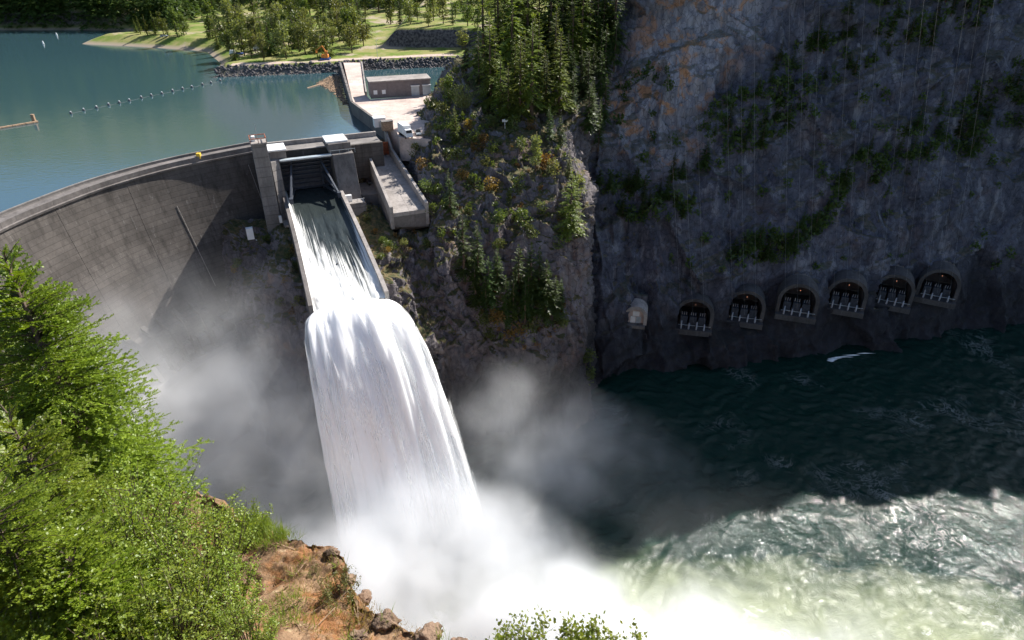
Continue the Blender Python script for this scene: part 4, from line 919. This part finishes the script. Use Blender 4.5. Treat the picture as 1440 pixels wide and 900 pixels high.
MB().box(-2,2,-1.6,1.6,0,3.0).build('wall', M['white'], e, bevel=.05); MB().box(-2.2,2.2,-1.8,1.8,3.02,3.3).build('roof', M['white'], e, bevel=.04); MB().box(-.5,.5,-1.66,-1.58,0,2.1).build('door', M['steel_l'], e)
p = on_plaza(545, 182.5); e = empty('utility_block', p, 'brown concrete block beside the white shed at the plaza corner', 'block', rz=R(20)); MB().box(-1.9,1.9,-1.2,1.2,0,3.0).build('housing', M['wood'], e, bevel=.06); MB().box(-2.0,2.0,-1.3,1.3,3.02,3.2).build('lid', M['conc'], e)
p = on_plaza(571, 192); e = empty('box_truck', p, 'white box truck parked between the plaza and the knoll rock', 'truck', rz=R(-62))
MB().box(-4.2,1.6,-1.3,1.3,1.0,4.0).build('cargo_box', M['white'], e, bevel=.06); cb = MB().hexa([(1.7,-1.2,.7),(3.9,-1.2,.7),(3.9,1.2,.7),(1.7,1.2,.7),(1.7,-1.15,3.0),(3.1,-1.15,3.0),(3.1,1.15,3.0),(1.7,1.15,3.0)]).build('cab', M['white'], e, bevel=.1)
MB().hexa([(3.18,-1,2.0),(3.55,-1,2.0),(3.56,1,2.0),(3.18,1,2.0),(3.1,-1,2.85),(3.2,-1,2.85),(3.2,1,2.85),(3.1,1,2.85)]).build('windscreen', M['dark'], cb)
MB().box(-4.2,3.7,-1.0,1.0,.6,.98).build('chassis', M['dark'], e)
for x in (-3.0, -1.8, 2.7):
    for s in (-1.1, 1.1): MB().tube([(x,s-.15,.5),(x,s+.15,.5)], .5, 12).build('wheel', M['dark'], e)
p = on_plaza(588, 189); e = empty('parked_car', p, 'dark pickup parked beside the white box truck', 'car', rz=R(-75))
MB().hexa([(-2.4,-.9,.4),(2.4,-.9,.4),(2.4,.9,.4),(-2.4,.9,.4),(-2.35,-.85,1.05),(2.3,-.85,.95),(2.3,.85,.95),(-2.35,.85,1.05)]).build('body', M['steel_l'], e, bevel=.08); MB().hexa([(-.6,-.82,1.04),(1.3,-.82,1.0),(1.3,.82,1.0),(-.6,.82,1.04),(-.4,-.68,1.75),(.7,-.68,1.75),(.7,.68,1.75),(-.4,.68,1.75)]).build('cab', M['dark'], e, bevel=.05)
for x in (-1.5, 1.5):
    for s in (-.85, .85): MB().tube([(x,s-.12,.38),(x,s+.12,.38)], .38, 12).build('wheel', M['dark'], e)
p = on_plaza(531, 82); MB().tube([(0,0,0),(0,0,9)], [.12,.07], 8).box(-.1,1.2,-.12,.12,8.9,9.1).build('light_pole', M['steel_l'], label='slim pole with a short arm at the end of the embankment', cat='pole', loc=tuple(p))
for k, (x, y, lb) in enumerate(((329,77,'white parked camper under the shore grove trees'),(337,77,'blue grey parked car under the shore grove trees'),(362,70,'white parked van deeper in the shore grove'),(231,52,'pale parked car on the grassy point'))):
    p = atz(x, y, 84.4); e = empty('parked_car', p, lb, 'car', rz=R(15*k)); m = [M['white'], M['blue'], M['white'], M['steel_l']][k]
    MB().hexa([(-2.2,-.9,.35),(2.2,-.9,.35),(2.2,.9,.35),(-2.2,.9,.35),(-2.15,-.85,1.0),(2.1,-.85,.9),(2.1,.85,.9),(-2.15,.85,1.0)]).build('body', m, e, bevel=.1)
    hh = 2.4 if k in (0, 2) else 1.5; MB().hexa([(-1.9,-.83,1.0),(1.0,-.83,.95),(1.0,.83,.95),(-1.9,.83,1.0),(-1.7,-.7,hh),(.4,-.7,hh),(.4,.7,hh),(-1.7,.7,hh)]).build('cabin', m if k in (0, 2) else M['dark'], e, bevel=.05)
    for xx_ in (-1.4, 1.4):
        for s in (-.85, .85): MB().tube([(xx_,s-.12,.36),(xx_,s+.12,.36)], .36, 10).build('wheel', M['dark'], e)
mk = empty('survey_marker', onrock(KNOLL, 710, 178), 'tiny white survey marker standing on the knoll brow', 'marker'); MB().bar((0,0,0),(0,0,3.2),.25).build('post', M['white'], mk); MB().box(-.9,.9,-.06,.06,2.2,3.0).build('board', M['white'], mk)

# ------------------------------------------------------------------ water on the chute and the falling jet
def water_mat(name, streak_lo, streak_hi, base, tint, alpha=None):
    t = NT(name); uv = t.n('UVMap').outputs[0]
    s1 = t.noise(1.0, 6, .62, vec=t.scaled(10, 1.0, 1, uv), dist=.35); s2 = t.noise(1.0, 4, .6, vec=t.scaled(5, .8, 1, uv), dist=.5)
    col = t.mix(t.ramp(t.math('ADD', t.math('MULTIPLY', s1, .5), t.math('MULTIPLY', s2, .5)), (streak_lo, 0), (streak_hi, 1)), tint, base)
    nrm = t.bump(t.math('ADD', s1, s2), .25, .5)
    d = t.n('BsdfDiffuse', {'Color': col, 'Normal': nrm}).outputs[0]; tr = t.n('BsdfTranslucent', {'Color': col}).outputs[0]
    sh = t.n('MixShader', {0: .56, 1: d, 2: tr}).outputs[0]
    if alpha is None: sh = t.pbsdf(Base_Color=col, Roughness=.9, Specular_IOR_Level=.1, Subsurface_Weight=1.0, Subsurface_Radius=(1, 1, 1), Subsurface_Scale=3.0, Normal=nrm)
    if alpha is not None:
        v = t.n('SeparateXYZ', {0: uv}).outputs
        a = t.ramp(t.math('ADD', t.noise(1.0, 7, .66, vec=t.scaled(34, 3.0, 1, uv), dist=.6), t.math('MULTIPLY', v[1], .10)), (alpha, 0), (alpha+.17, .9))
        sh = t.n('MixShader', {0: a, 1: t.n('BsdfTransparent').outputs[0], 2: sh}).outputs[0]
    return t.surf(sh)
def uvgrid(name, G, m, closed=False, **k):
    a, b = G.shape[:2]; me = mesh(name, G.reshape(-1, 3), gridfaces(a, b), True)
    uv = me.uv_layers.new(name='UVMap'); U = np.stack(np.meshgrid(np.linspace(0, 1, a), np.linspace(0, 1, b), indexing='ij'), -1).reshape(-1, 2)
    li = np.empty(len(me.loops), np.int32); me.loops.foreach_get('vertex_index', li); uv.data.foreach_set('uv', U[li].astype(np.float32).ravel())
    return obj(name, me, m, **k)
# sheet on the chute: dark glassy middle, drawn longer as a painted cast shadow, white along the walls and widening downstream
nb_, na_ = 150, 70
bb = np.linspace(-2.5, BL+.3, nb_); uu = np.linspace(-1, 1, na_)
Bg, Ug = np.meshgrid(bb, uu, indexing='ij'); fzv = np.vectorize(fz)(Bg); wvv = np.vectorize(wv_)(Bg)
pp = np.stack([Ug*5, Bg*.16, 0*Bg], -1).reshape(-1, 3); h = fbm(pp, 4, 91).reshape(Bg.shape)
sp_ = sstep(8, 46, Bg)
Zg = fzv + 1.55 - .35*sp_ + .35*h*(.3+sp_) + .5*np.abs(Ug)**6
Gw = np.stack([GX + Ug*wvv*(-DY) + Bg*DX, GY + Ug*wvv*DX + Bg*DY, Zg], -1)
t = NT('chute_water'); uv = t.n('UVMap').outputs[0]; sx = t.n('SeparateXYZ', {0: uv}).outputs
st = t.noise(1.0, 6, .65, vec=t.scaled(2.6, 34, 1, uv), dist=.4)
edge = t.math('ABSOLUTE', t.math('SUBTRACT', t.math('MULTIPLY', sx[1], 2.0), 1.0))
lft = t.math('SUBTRACT', .5, sx[1])
fm = t.math('ADD', t.math('ADD', t.math('SUBTRACT', t.math('MULTIPLY', sx[0], 1.5), .26), t.math('MULTIPLY', t.math('POWER', edge, 7.0), .95)), t.math('ADD', t.math('MULTIPLY', lft, .75), t.math('MULTIPLY', t.math('SUBTRACT', st, .5), 1.9)))
wm = t.ramp(fm, (.62, 0), (1.0, 1))
col = t.mix(wm, (.032, .040, .040), (.80, .80, .77))
M['chutew'] = t.surf(t.pbsdf(Base_Color=col, Roughness=t.math('ADD', .14, t.math('MULTIPLY', wm, .6)), IOR=1.333, Normal=t.bump(st, .5, .25)))
uvgrid('chute_water', Gw, M['chutew'], label='smooth water racing down the spillway chute and whitening', cat='water', kind='stuff')

lz = fz(BL)+.6; TT = 3.72
def traj(u, s):                                      # u across -1..1, s time
    l = np.array(L(0, BL-.4, 0)); w9 = 9.2
    x = l[0] + u*w9*(-DY); y = l[1] + u*w9*DX
    vx = 3.0+(u+1)/2*4.1; vy = -7.7+(u+1)/2*.2
    bul = 3.0*(1-np.exp(-s/.45)); 
    x = x + vx*s + u*bul*(-DY)*np.where(u < 0, 1.6, .35); y = y + vy*s + u*bul*DX*.6
    return np.stack([x, y, lz + 1.6*s*(1-.0*u) - 4.905*s*s], -1)
def jet(nphi, ns, th0, th1, amp, seed, s0=0.0, grow=1.0):
    ph = np.linspace(0, 2*math.pi, nphi); ss = np.linspace(s0, TT, ns)
    PH, SS_ = np.meshgrid(ph, ss, indexing='ij'); u = np.cos(PH)*(1+(grow-1)*sstep(0, 1.6, SS_))*(.93+.07*sstep(0, .5, SS_)); T = traj(u, SS_)
    e = 1e-2; tv = unit(traj(u, SS_+e)-traj(u, SS_-e)); uvv = unit(traj(u*0+.05, SS_)-traj(u*0-.05, SS_)); nr = unit(np.cross(uvv, tv))
    nr = nr*np.where(nr[..., 1:2] < 0, 1, -1)        # towards the camera
    thick = th0+(th1-th0)*(SS_/TT)**.8
    pq = np.stack([np.cos(PH)*4.2+10, np.sin(PH)*3, SS_*.55], -1).reshape(-1, 3)
    n1 = fbm(pq*1.3, 4, seed).reshape(PH.shape); n2 = fbm(pq*np.array((5, 5, 1.4)), 3, seed+5).reshape(PH.shape)
    am = amp*.7*sstep(0, 1.0, SS_)+.08
    return T + nr*(np.sin(PH)*thick+am*(1.3*n1+.5*n2))[..., None] + uvv*(np.cos(PH)*am*(.9*n1+.7*n2))[..., None]
jt = empty('water_jet', L(0, BL, lz), 'huge white jet of water plunging from the spillway lip', 'water'); tag(jt, kind='stuff')
M['jet'] = water_mat('jet_core', .36, .56, (.97, .97, .97), (.89, .94, .90))
M['jet_s'] = water_mat('jet_spray', .36, .60, (.97, .97, .97), (.95, .96, .96), alpha=.58)
def jp(name, G, m): o = uvgrid(name, G, m, parent=jt); return fix(o)
jp('core', jet(260, 150, 1.3, 4.2, .8, 41), M['jet'])
jp('spray_veil', jet(220, 120, 1.6, 5.0, .9, 47, .04, 1.03), M['jet_s'])

# ------------------------------------------------------------------ mist
def gn_volume(name, lo, hi, res, blobs, m, label, nscale=.05, nlow=.43, nhigh=.66):
    ng = bpy.data.node_groups.new(name, 'GeometryNodeTree'); ng.interface.new_socket('Geometry', in_out='OUTPUT', socket_type='NodeSocketGeometry')
    N_ = ng.nodes; out = N_.new('NodeGroupOutput'); vc = N_.new('GeometryNodeVolumeCube'); sm = N_.new('GeometryNodeSetMaterial'); sm.inputs['Material'].default_value = m
    ng.links.new(vc.outputs[0], sm.inputs[0]); ng.links.new(sm.outputs[0], out.inputs[0])
    vc.inputs['Min'].default_value = lo; vc.inputs['Max'].default_value = hi
    for k, r_ in zip('XYZ', res): vc.inputs['Resolution '+k].default_value = r_
    pos = N_.new('GeometryNodeInputPosition').outputs[0]
    def vm(op, a, b=None, out_=0):
        n = N_.new('ShaderNodeVectorMath'); n.operation = op
        for i_, v in enumerate((a, b)):
            if v is None: continue
            if isinstance(v, bpy.types.NodeSocket): ng.links.new(v, n.inputs[i_])
            else: n.inputs[i_].default_value = v
        return n.outputs[out_]
    def mt(op, a, b=0.0, c=None, clamp=False):
        n = N_.new('ShaderNodeMath'); n.operation = op; n.use_clamp = clamp
        for i_, v in enumerate((a, b, c)):
            if v is None: continue
            if isinstance(v, bpy.types.NodeSocket): ng.links.new(v, n.inputs[i_])
            else: n.inputs[i_].default_value = v
        return n.outputs[0]
    def tn(scale, detail, rough, vec, outi=0):
        n = N_.new('ShaderNodeTexNoise'); ng.links.new(vec, n.inputs['Vector']); n.inputs['Scale'].default_value = scale; n.inputs['Detail'].default_value = detail; n.inputs['Roughness'].default_value = rough
        return n.outputs[outi]
    wp = vm('ADD', pos, vm('MULTIPLY', vm('SUBTRACT', tn(.035, 3, .6, pos, 1), (.5, .5, .5)), (22, 22, 16)))
    tot = None
    for (c, r, wgt) in blobs:
        q = vm('DIVIDE', vm('SUBTRACT', wp, c), r); d = vm('LENGTH', q, None, 1)
        b_ = mt('MULTIPLY', mt('POWER', mt('SUBTRACT', 1.0, d, clamp=True), 1.4), wgt)
        tot = b_ if tot is None else mt('ADD', tot, b_)
    n = tn(nscale, 5, .62, wp)
    mr = N_.new('ShaderNodeMapRange'); ng.links.new(n, mr.inputs[0]); mr.inputs[1].default_value = nlow; mr.inputs[2].default_value = nhigh; mr.inputs[3].default_value = .12; mr.inputs[4].default_value = 1.0; mr.clamp = True
    ng.links.new(mt('MULTIPLY', tot, mr.outputs[0]), vc.inputs['Density'])
    vo = bpy.data.volumes.new(name); o = bpy.data.objects.new(name, vo); COL.objects.link(o); vo.materials.append(m)
    md = o.modifiers.new('mist', 'NODES'); md.node_group = ng
    return tag(o, label, 'mist', None, 'stuff')
t = NT('mist')
vi = t.n('VolumeInfo').outputs['Density']
pv = t.n('VolumePrincipled', {'Color': (.97, .985, 1.0), 'Density': 1.0, 'Anisotropy': .1, 'Density Attribute': 'density'}).outputs[0]
t.t.links.new(pv, t.out.inputs['Volume']); M['mist'] = t.m
BLOBS = [((-24,112,0),(58,34,32),.60), ((-62,150,14),(50,48,52),.085), ((-96,150,26),(56,54,58),.06), ((2,150,14),(32,24,36),.12), ((26,156,6),(36,22,20),.075), ((-30,138,8),(32,24,30),.10),
         ((12,92,0),(74,32,20),.45), ((60,94,0),(52,26,12),.18), ((40,135,4),(50,36,14),.015)]
gn_volume('mist', (-150, 60, -3), (130, 215, 66), (190, 106, 50), BLOBS, M['mist'], 'white spray mist billowing around the foot of the jet')

# foam pushed against the foot of the cliff
g = np.random.default_rng(33); V, F, c = [], [], 0
for px, py, rx, ry in ((1170,505,1.7,1.2),(1176,503,1.6,.6),(1186,501.5,2.6,.3),(1200,499,3.4,.22),(1216,496.5,3.2,.16)):
    p = atz(px, py, .45); n = 26; a = np.linspace(0, 6.283, n, endpoint=False); r = 1+.55*noise(np.stack([np.cos(a)*2.2+px, np.sin(a)*2.2, 0*a], 1), 3)
    V += [(p[0], p[1], .62)]+[(p[0]+math.cos(t_)*rx*k_, p[1]+math.sin(t_)*ry*k_, .30) for t_, k_ in zip(a, r)]; F += [(c, c+1+i_, c+1+(i_+1) % n) for i_ in range(n)]; c += n+1
MB().add(V, F).build('foam', plain('foam', (.82, .84, .84), .9, var=.06), label='white foam pushed against the cliff foot below the bays', cat='foam', kind='stuff')

# ------------------------------------------------------------------ near vegetation
def branch_template(seed, ln, tw=.085, nd=.024, nl=.05, nw=.012):
    g = np.random.default_rng(seed); B, D, Lg, Sd = [], [], [], []
    def axis(p0, d0, l, depth):
        n = max(3, int(l/nd)); u = (np.arange(n)+.5)/n; c = p0 + d0*(u*l)[:, None] + np.array((0, 0, -1.))*(.10*l*u*u)[:, None]
        sd_ = unit(np.cross(d0, np.array((0, 0, 1.)))); 
        for sg in (-1, 1):
            dd_ = unit(d0*.75 + sd_*sg*.75 + g.normal(0, .22, (n, 3)) + np.array((0, 0, .10))); B.append(c); D.append(dd_); Lg.append(nl*g.uniform(.7, 1.15, n)*(1-.3*u)); Sd.append(unit(np.cross(dd_, np.array((0, 0, 1.)))+g.normal(0, .35, (n, 3))))
        if depth > 0:
            m = max(2, int(l/tw*(1.0 if depth > 1 else .8)))
            for k in range(m):
                uu_ = (k+.6+g.uniform(-.25, .25))/m
                if depth > 1 and uu_ < .12: continue
                l2 = (l*.46 if depth > 1 else l*.42)*(1-uu_*.82)*g.uniform(.7, 1.2)
                if l2 < .05: continue
                sg = 1 if k % 2 else -1
                dd_ = unit(d0*.72 + sd_*sg*.72 + g.normal(0, .12, 3) + np.array((0, 0, -.05)))
                axis(p0 + d0*(uu_*l) + np.array((0, 0, -1.))*.10*l*uu_*uu_, dd_, l2, depth-1)
    axis(np.zeros(3), np.array((1., 0, 0)), ln, 2)
    B, D, Lg, Sd = np.concatenate(B), np.concatenate(D), np.concatenate(Lg), np.concatenate(Sd)
    V, F = kites(B, D, Sd, Lg, np.full(len(Lg), nw)*(.8+.5*Lg/nl)); return V.reshape(-1, 4, 3)
TPL = {k: [branch_template(700+10*i+k, [.55, 1.1, 1.8, 2.5][k], [.07, .095, .13, .17][k], [.024, .028, .034, .040][k], [.055, .062, .070, .078][k], [.032, .035, .038, .042][k]) for i in range(2)] for k in range(4)}
def near_fir(seed, h, r, whorl=.42, per=6, zmin=0.0, prof=.7):
    g = np.random.default_rng(seed); out = []; wood = trunk_mb(h, .02*h*.8, 0, 8); z = h-.12
    while z > zmin:
        f = z/h; n = per if f < .93 else 4
        for j in range(n):
            ln = r*(1-f)**prof*g.uniform(.7, 1.12)+.18
            k = int(np.argmin(np.abs(np.array([.55, 1.1, 1.8, 2.5])-ln))); T = TPL[k][g.integers(2)]*(ln/[.55, 1.1, 1.8, 2.5][k])
            el = np.interp(1-f, [0, .08, .3, 1], [1.1, .55, .12, -.22])+g.normal(0, .09); az = g.uniform(0, 6.283)
            ro = g.normal(0, .2); ce, se, ca, sa, cr, sr = math.cos(el), math.sin(el), math.cos(az), math.sin(az), math.cos(ro), math.sin(ro)
            Rx = np.array([[1, 0, 0], [0, cr, -sr], [0, sr, cr]]); Ry = np.array([[ce, 0, -se], [0, 1, 0], [se, 0, ce]]); Rz = np.array([[ca, -sa, 0], [sa, ca, 0], [0, 0, 1]])
            zz = z+g.uniform(-.2, .2); out.append(T@(Rz@Ry@Rx).T + np.array((0, 0, zz)))
            e = (Rz@Ry)@np.array((ln*.9, 0, -.08*ln)); wood.tube([(0, 0, zz), tuple(e*.5+np.array((0, 0, zz+.02))), tuple(e+np.array((0, 0, zz)))], [.012+.012*ln, .008+.006*ln, .004], 4, cap=False)
        z -= whorl*g.uniform(.75, 1.2)*(1+.0*f)
    V = np.concatenate(out).reshape(-1, 3); return mesh('fir_crown', V, np.arange(len(V)).reshape(-1, 4)), wood.mesh('fir_trunk', smooth=True)
def plant_fir(apex, h, r, seed, label, rz=0, zmin=0., me=None, per=6, whorl=.42):
    me = me or near_fir(seed, h, r, per=per, zmin=zmin, whorl=whorl); p = np.array(apex)-np.array((0, 0, h))
    e = empty('fir_tree', tuple(p), label, 'tree', rz=rz); obj('crown', me[0], M['near_fir'], e); obj('trunk', me[1], M['bark'], e); return me
mA = plant_fir(at(2, 352, 14.2), 12.0, 3.9, 1, 'big dark green fir rising at the left edge above the dam view', zmin=5.0, per=10, whorl=.24)
mB = plant_fir(at(12, 585, 11.6), 8.0, 2.7, 2, 'bright green young fir in front of the big one', zmin=2.5, per=10, whorl=.23)
plant_fir(at(-50, 430, 15.8), 12.0, 4.3, 1, 'dark fir behind the big one at the left edge', rz=2.4, me=mA)
plant_fir(at(-60, 640, 9.0), 8.0, 3.0, 3, 'bright fir filling the lower left corner', rz=2.1, me=mB)
plant_fir(at(88, 765, 10.0), 8.0, 3.0, 4, 'low bright fir between the young fir and the leafy bush', rz=4.0, me=mB)

def leafy(seed, stems, h, spread, leaf, nl, wood_r=.02, upright=.7):
    g = np.random.default_rng(seed); mb = MB(); P, D = [], []
    for s in range(stems):
        a = g.uniform(0, 6.283); l = h*g.uniform(.55, 1.05); sp_ = spread*math.sqrt(g.random()); b = np.array((.25*sp_*math.cos(a), .25*sp_*math.sin(a), -.1))
        tip = np.array((sp_*math.cos(a), sp_*math.sin(a), l*(1-.25*(sp_/spread)**2))); mid = (b+tip)/2+np.array((.1*math.cos(a), .1*math.sin(a), .12*l)) + g.normal(0, .05*h, 3)*.5
        mb.tube([tuple(b), tuple(mid), tuple(tip)], [wood_r, wood_r*.6, wood_r*.15], 4, cap=False)
        for q in range(5):
            u0 = g.uniform(.25, .9); c = (1-u0)**2*b+2*u0*(1-u0)*mid+u0**2*tip; a2 = g.uniform(0, 6.283); l2 = l*.30*g.uniform(.5, 1.1)
            e = c + np.array((math.cos(a2)*l2*(1-upright*.5), math.sin(a2)*l2*(1-upright*.5), l2*upright)); mb.tube([tuple(c), tuple(e)], [wood_r*.35, wood_r*.1], 3, cap=False)
            u = g.uniform(.1, 1.02, nl); P.append(c+(e-c)*u[:, None]+g.normal(0, leaf*.75, (nl, 3))); D.append(unit(g.normal(0, 1, (nl, 3))+np.array((0, 0, .35))))
        u = g.uniform(.45, 1.02, nl)[:, None]; P.append((1-u)**2*b+2*u*(1-u)*mid+u**2*tip+g.normal(0, leaf*.7, (nl, 3))); D.append(unit(g.normal(0, 1, (nl, 3))+np.array((0, 0, .5))))
    P, D = np.concatenate(P), np.concatenate(D); l = leaf*g.uniform(.6, 1.25, len(P)); V, F = kites(P, D, unit(np.cross(D, g.normal(0, 1, D.shape))), l, l*.62, .45)
    return mesh('leafy_foliage', V, F), mb.mesh('leafy_stems')
def plant_bush(base, me, label, m='near_leaf', rz=0, s=1.0, name='bush'):
    e = empty(name, tuple(base), label, 'bush' if name == 'bush' else 'plant', rz=rz); e.scale = (s, s, s); obj('foliage', me[0], M[m], e); obj('stems', me[1], M['bark'], e); return e
l1 = leafy(21, 75, 3.2, 1.7, .062, 26); l2 = leafy(22, 45, 1.7, 1.1, .055, 24); l3 = leafy(23, 14, 1.0, .45, .07, 10, .01)
def ground(px, py): return onrock(FORE, px, py)
plant_bush(at(272, 872, 13.6)-np.array((0,0,.2)), l1, 'tall leafy green bush at the rim beside the firs')
plant_bush(at(200, 850, 13.2), l1, 'leafy bush between the tall bush and the firs', rz=2.0, s=.92)
plant_bush(at(322, 880, 12.2), l2, 'rounded leafy bush beside the brown ledge', rz=1.0, s=.85)
plant_bush(at(240, 930, 11.0), l2, 'low leafy bush at the bottom of the picture left of the ledge', rz=3.0, s=1.1)
plant_bush(at(352, 925, 10.8), l2, 'small leafy bush low on the brown ledge', rz=4.0, s=.62)
plant_bush(at(338, 780, 15.8), l2, 'leafy bush at the drop off behind the rounded bush', rz=5.0, s=.9)
lab = ['bushy sapling at the bottom edge left of the other saplings', 'second sapling from the ledge at the bottom edge', 'tallest middle sapling at the bottom edge', 'thin sapling right of the tallest one at the bottom edge', 'rightmost thin sapling at the bottom edge']
for i, (x, y, s) in enumerate(((712,945,.95),(738,938,1.0),(778,945,1.15),(815,950,1.05),(858,955,1.2))):
    plant_bush(at(x, y, 7.8), l3, lab[i], rz=i*1.3, s=s*.72, name='sapling')
# heather tuft, dry grass and stones on the ledge
l4 = leafy(24, 26, .45, .38, .03, 10, .006)
M['tuft'] = leaf_mat('tuft_leaves', (.10, .11, .03), (.20, .17, .06), .35)
plant_bush(ground(482, 838), l4, 'small olive tuft on the brown ledge near its rim', 'tuft', s=1.15, name='heather_tuft')
plant_bush(ground(443, 808), l4, 'tiny green tuft in the middle of the brown ledge', 'near_leaf', s=.45, name='heather_tuft')
g = np.random.default_rng(12)
def grass(spots, n, hmin, hmax, m, name, label):
    P, D, Ln = [], [], []
    for x, y in spots:
        p = ground(x, y); k = g.integers(n//2, n); P.append(p+g.normal(0, .07, (k, 3))*np.array((1, 1, .2))); D.append(unit(g.normal(0, .38, (k, 3))+np.array((0, 0, 1.)))); Ln.append(g.uniform(hmin, hmax, k))
    P, D, Ln = np.concatenate(P), np.concatenate(D), np.concatenate(Ln); V, F = kites(P, D, unit(np.cross(D, g.normal(0, 1, D.shape))), Ln, np.full(len(Ln), .011), .3); obj(name, mesh(name, V, F), m, label=label, cat='grass', kind='stuff')
M['dry'] = leaf_mat('dry_grass', (.26, .18, .07), (.46, .36, .16), .4, scale=3); M['green_grass'] = leaf_mat('green_grass', (.13, .20, .03), (.28, .34, .07), .45, scale=3)
LE = [(395,760),(470,775),(508,845),(600,885),(640,900),(430,900),(385,850)]
grass(scatter(LE, 110, 6)+scatter([(488,850),(515,850),(525,875),(500,880)], 22, 3), 16, .05, .20, M['dry'], 'dry_grass', 'straw coloured dry grass tufts on the brown ledge')
grass(scatter([(330,735),(385,725),(412,745),(395,765),(350,770)], 80, 4)+scatter([(385,840),(425,830),(420,880),(380,890)], 30, 5)+scatter(LE, 12, 20), 26, .12, .45, M['green_grass'], 'grass', 'fresh green grass at the rim beside the leafy bushes')
M['stone'] = rock_mat('loose_stone', (.13, .085, .06), (.32, .22, .15), orange=.4, moss=0, streak=0)
ico = bmesh.new(); bmesh.ops.create_icosphere(ico, subdivisions=4, radius=1); IV = np.array([v.co[:] for v in ico.verts]); IF = np.array([[v.index for v in f.verts] for f in ico.faces]); ico.free()
sl = ['broad brown boulder on the rim of the ledge', 'boulder at the lower end of the rim near the saplings', 'smaller boulder beside the first sapling', 'dark stone half sunk in the ledge dirt at the bottom', 'rusty brown block at the outer corner of the ledge', 'flat stone on the rim above the corner block', 'small dark stone at the upper rim of the ledge']
for i, (x, y, s) in enumerate(((548,868,.36),(602,893,.40),(650,902,.34),(503,893,.22),(516,832,.30),(505,808,.22),(466,775,.2))):
    d = 1+.22*facets(IV*2.2+i*7, 40+i)+.10*fbm(IV*3+i*5, 3, 60); v = IV*d[:, None]*np.array((1.25, 1.0, .6))*s*.55; p = ground(x, y)
    MBo = obj('boulder', mesh('boulder', v, IF), M['stone'], label=sl[i], cat='boulder', group=None, loc=tuple(p+np.array((0, 0, .02)))); MBo.rotation_euler = (0, 0, i*1.1)
mb = MB(); 
for i in range(16):
    x, y = scatter(LE, 1, 1)[0]; p = ground(x, y)+np.array((0, 0, .02)); a = rng.uniform(0, 3.14); l = rng.uniform(.08, .35); mb.bar(p-np.array((math.cos(a)*l, math.sin(a)*l, -.01)), p+np.array((math.cos(a)*l, math.sin(a)*l, .015)), .014)
mb.build('twigs', M['wood'], label='dry fallen twigs strewn over the brown ledge', cat='twigs', kind='stuff')

# look-alikes that can be counted in the picture are told apart by their place
def ordw(n):
    a = 'zeroth first second third fourth fifth sixth seventh eighth ninth tenth eleventh twelfth thirteenth fourteenth fifteenth sixteenth seventeenth eighteenth nineteenth'.split()
    if n < 20: return a[n]
    t10 = {2: 'twent', 3: 'thirt', 4: 'fort'}[n//10]; return t10+'ieth' if n % 10 == 0 else t10+'y-'+a[n % 10]
bpy.context.view_layer.update()
byl = {}
for o in S.objects:
    if o.parent is None and o.get('label') and o.get('group'): byl.setdefault(o['label'], []).append(o)
for lb, os_ in byl.items():
    if 1 < len(os_) <= 34:
        os_.sort(key=lambda o: project(np.array(o.location))[0])
        for i, o in enumerate(os_): o['label'] = lb + ', ' + ordw(i+1) + ' from the left'
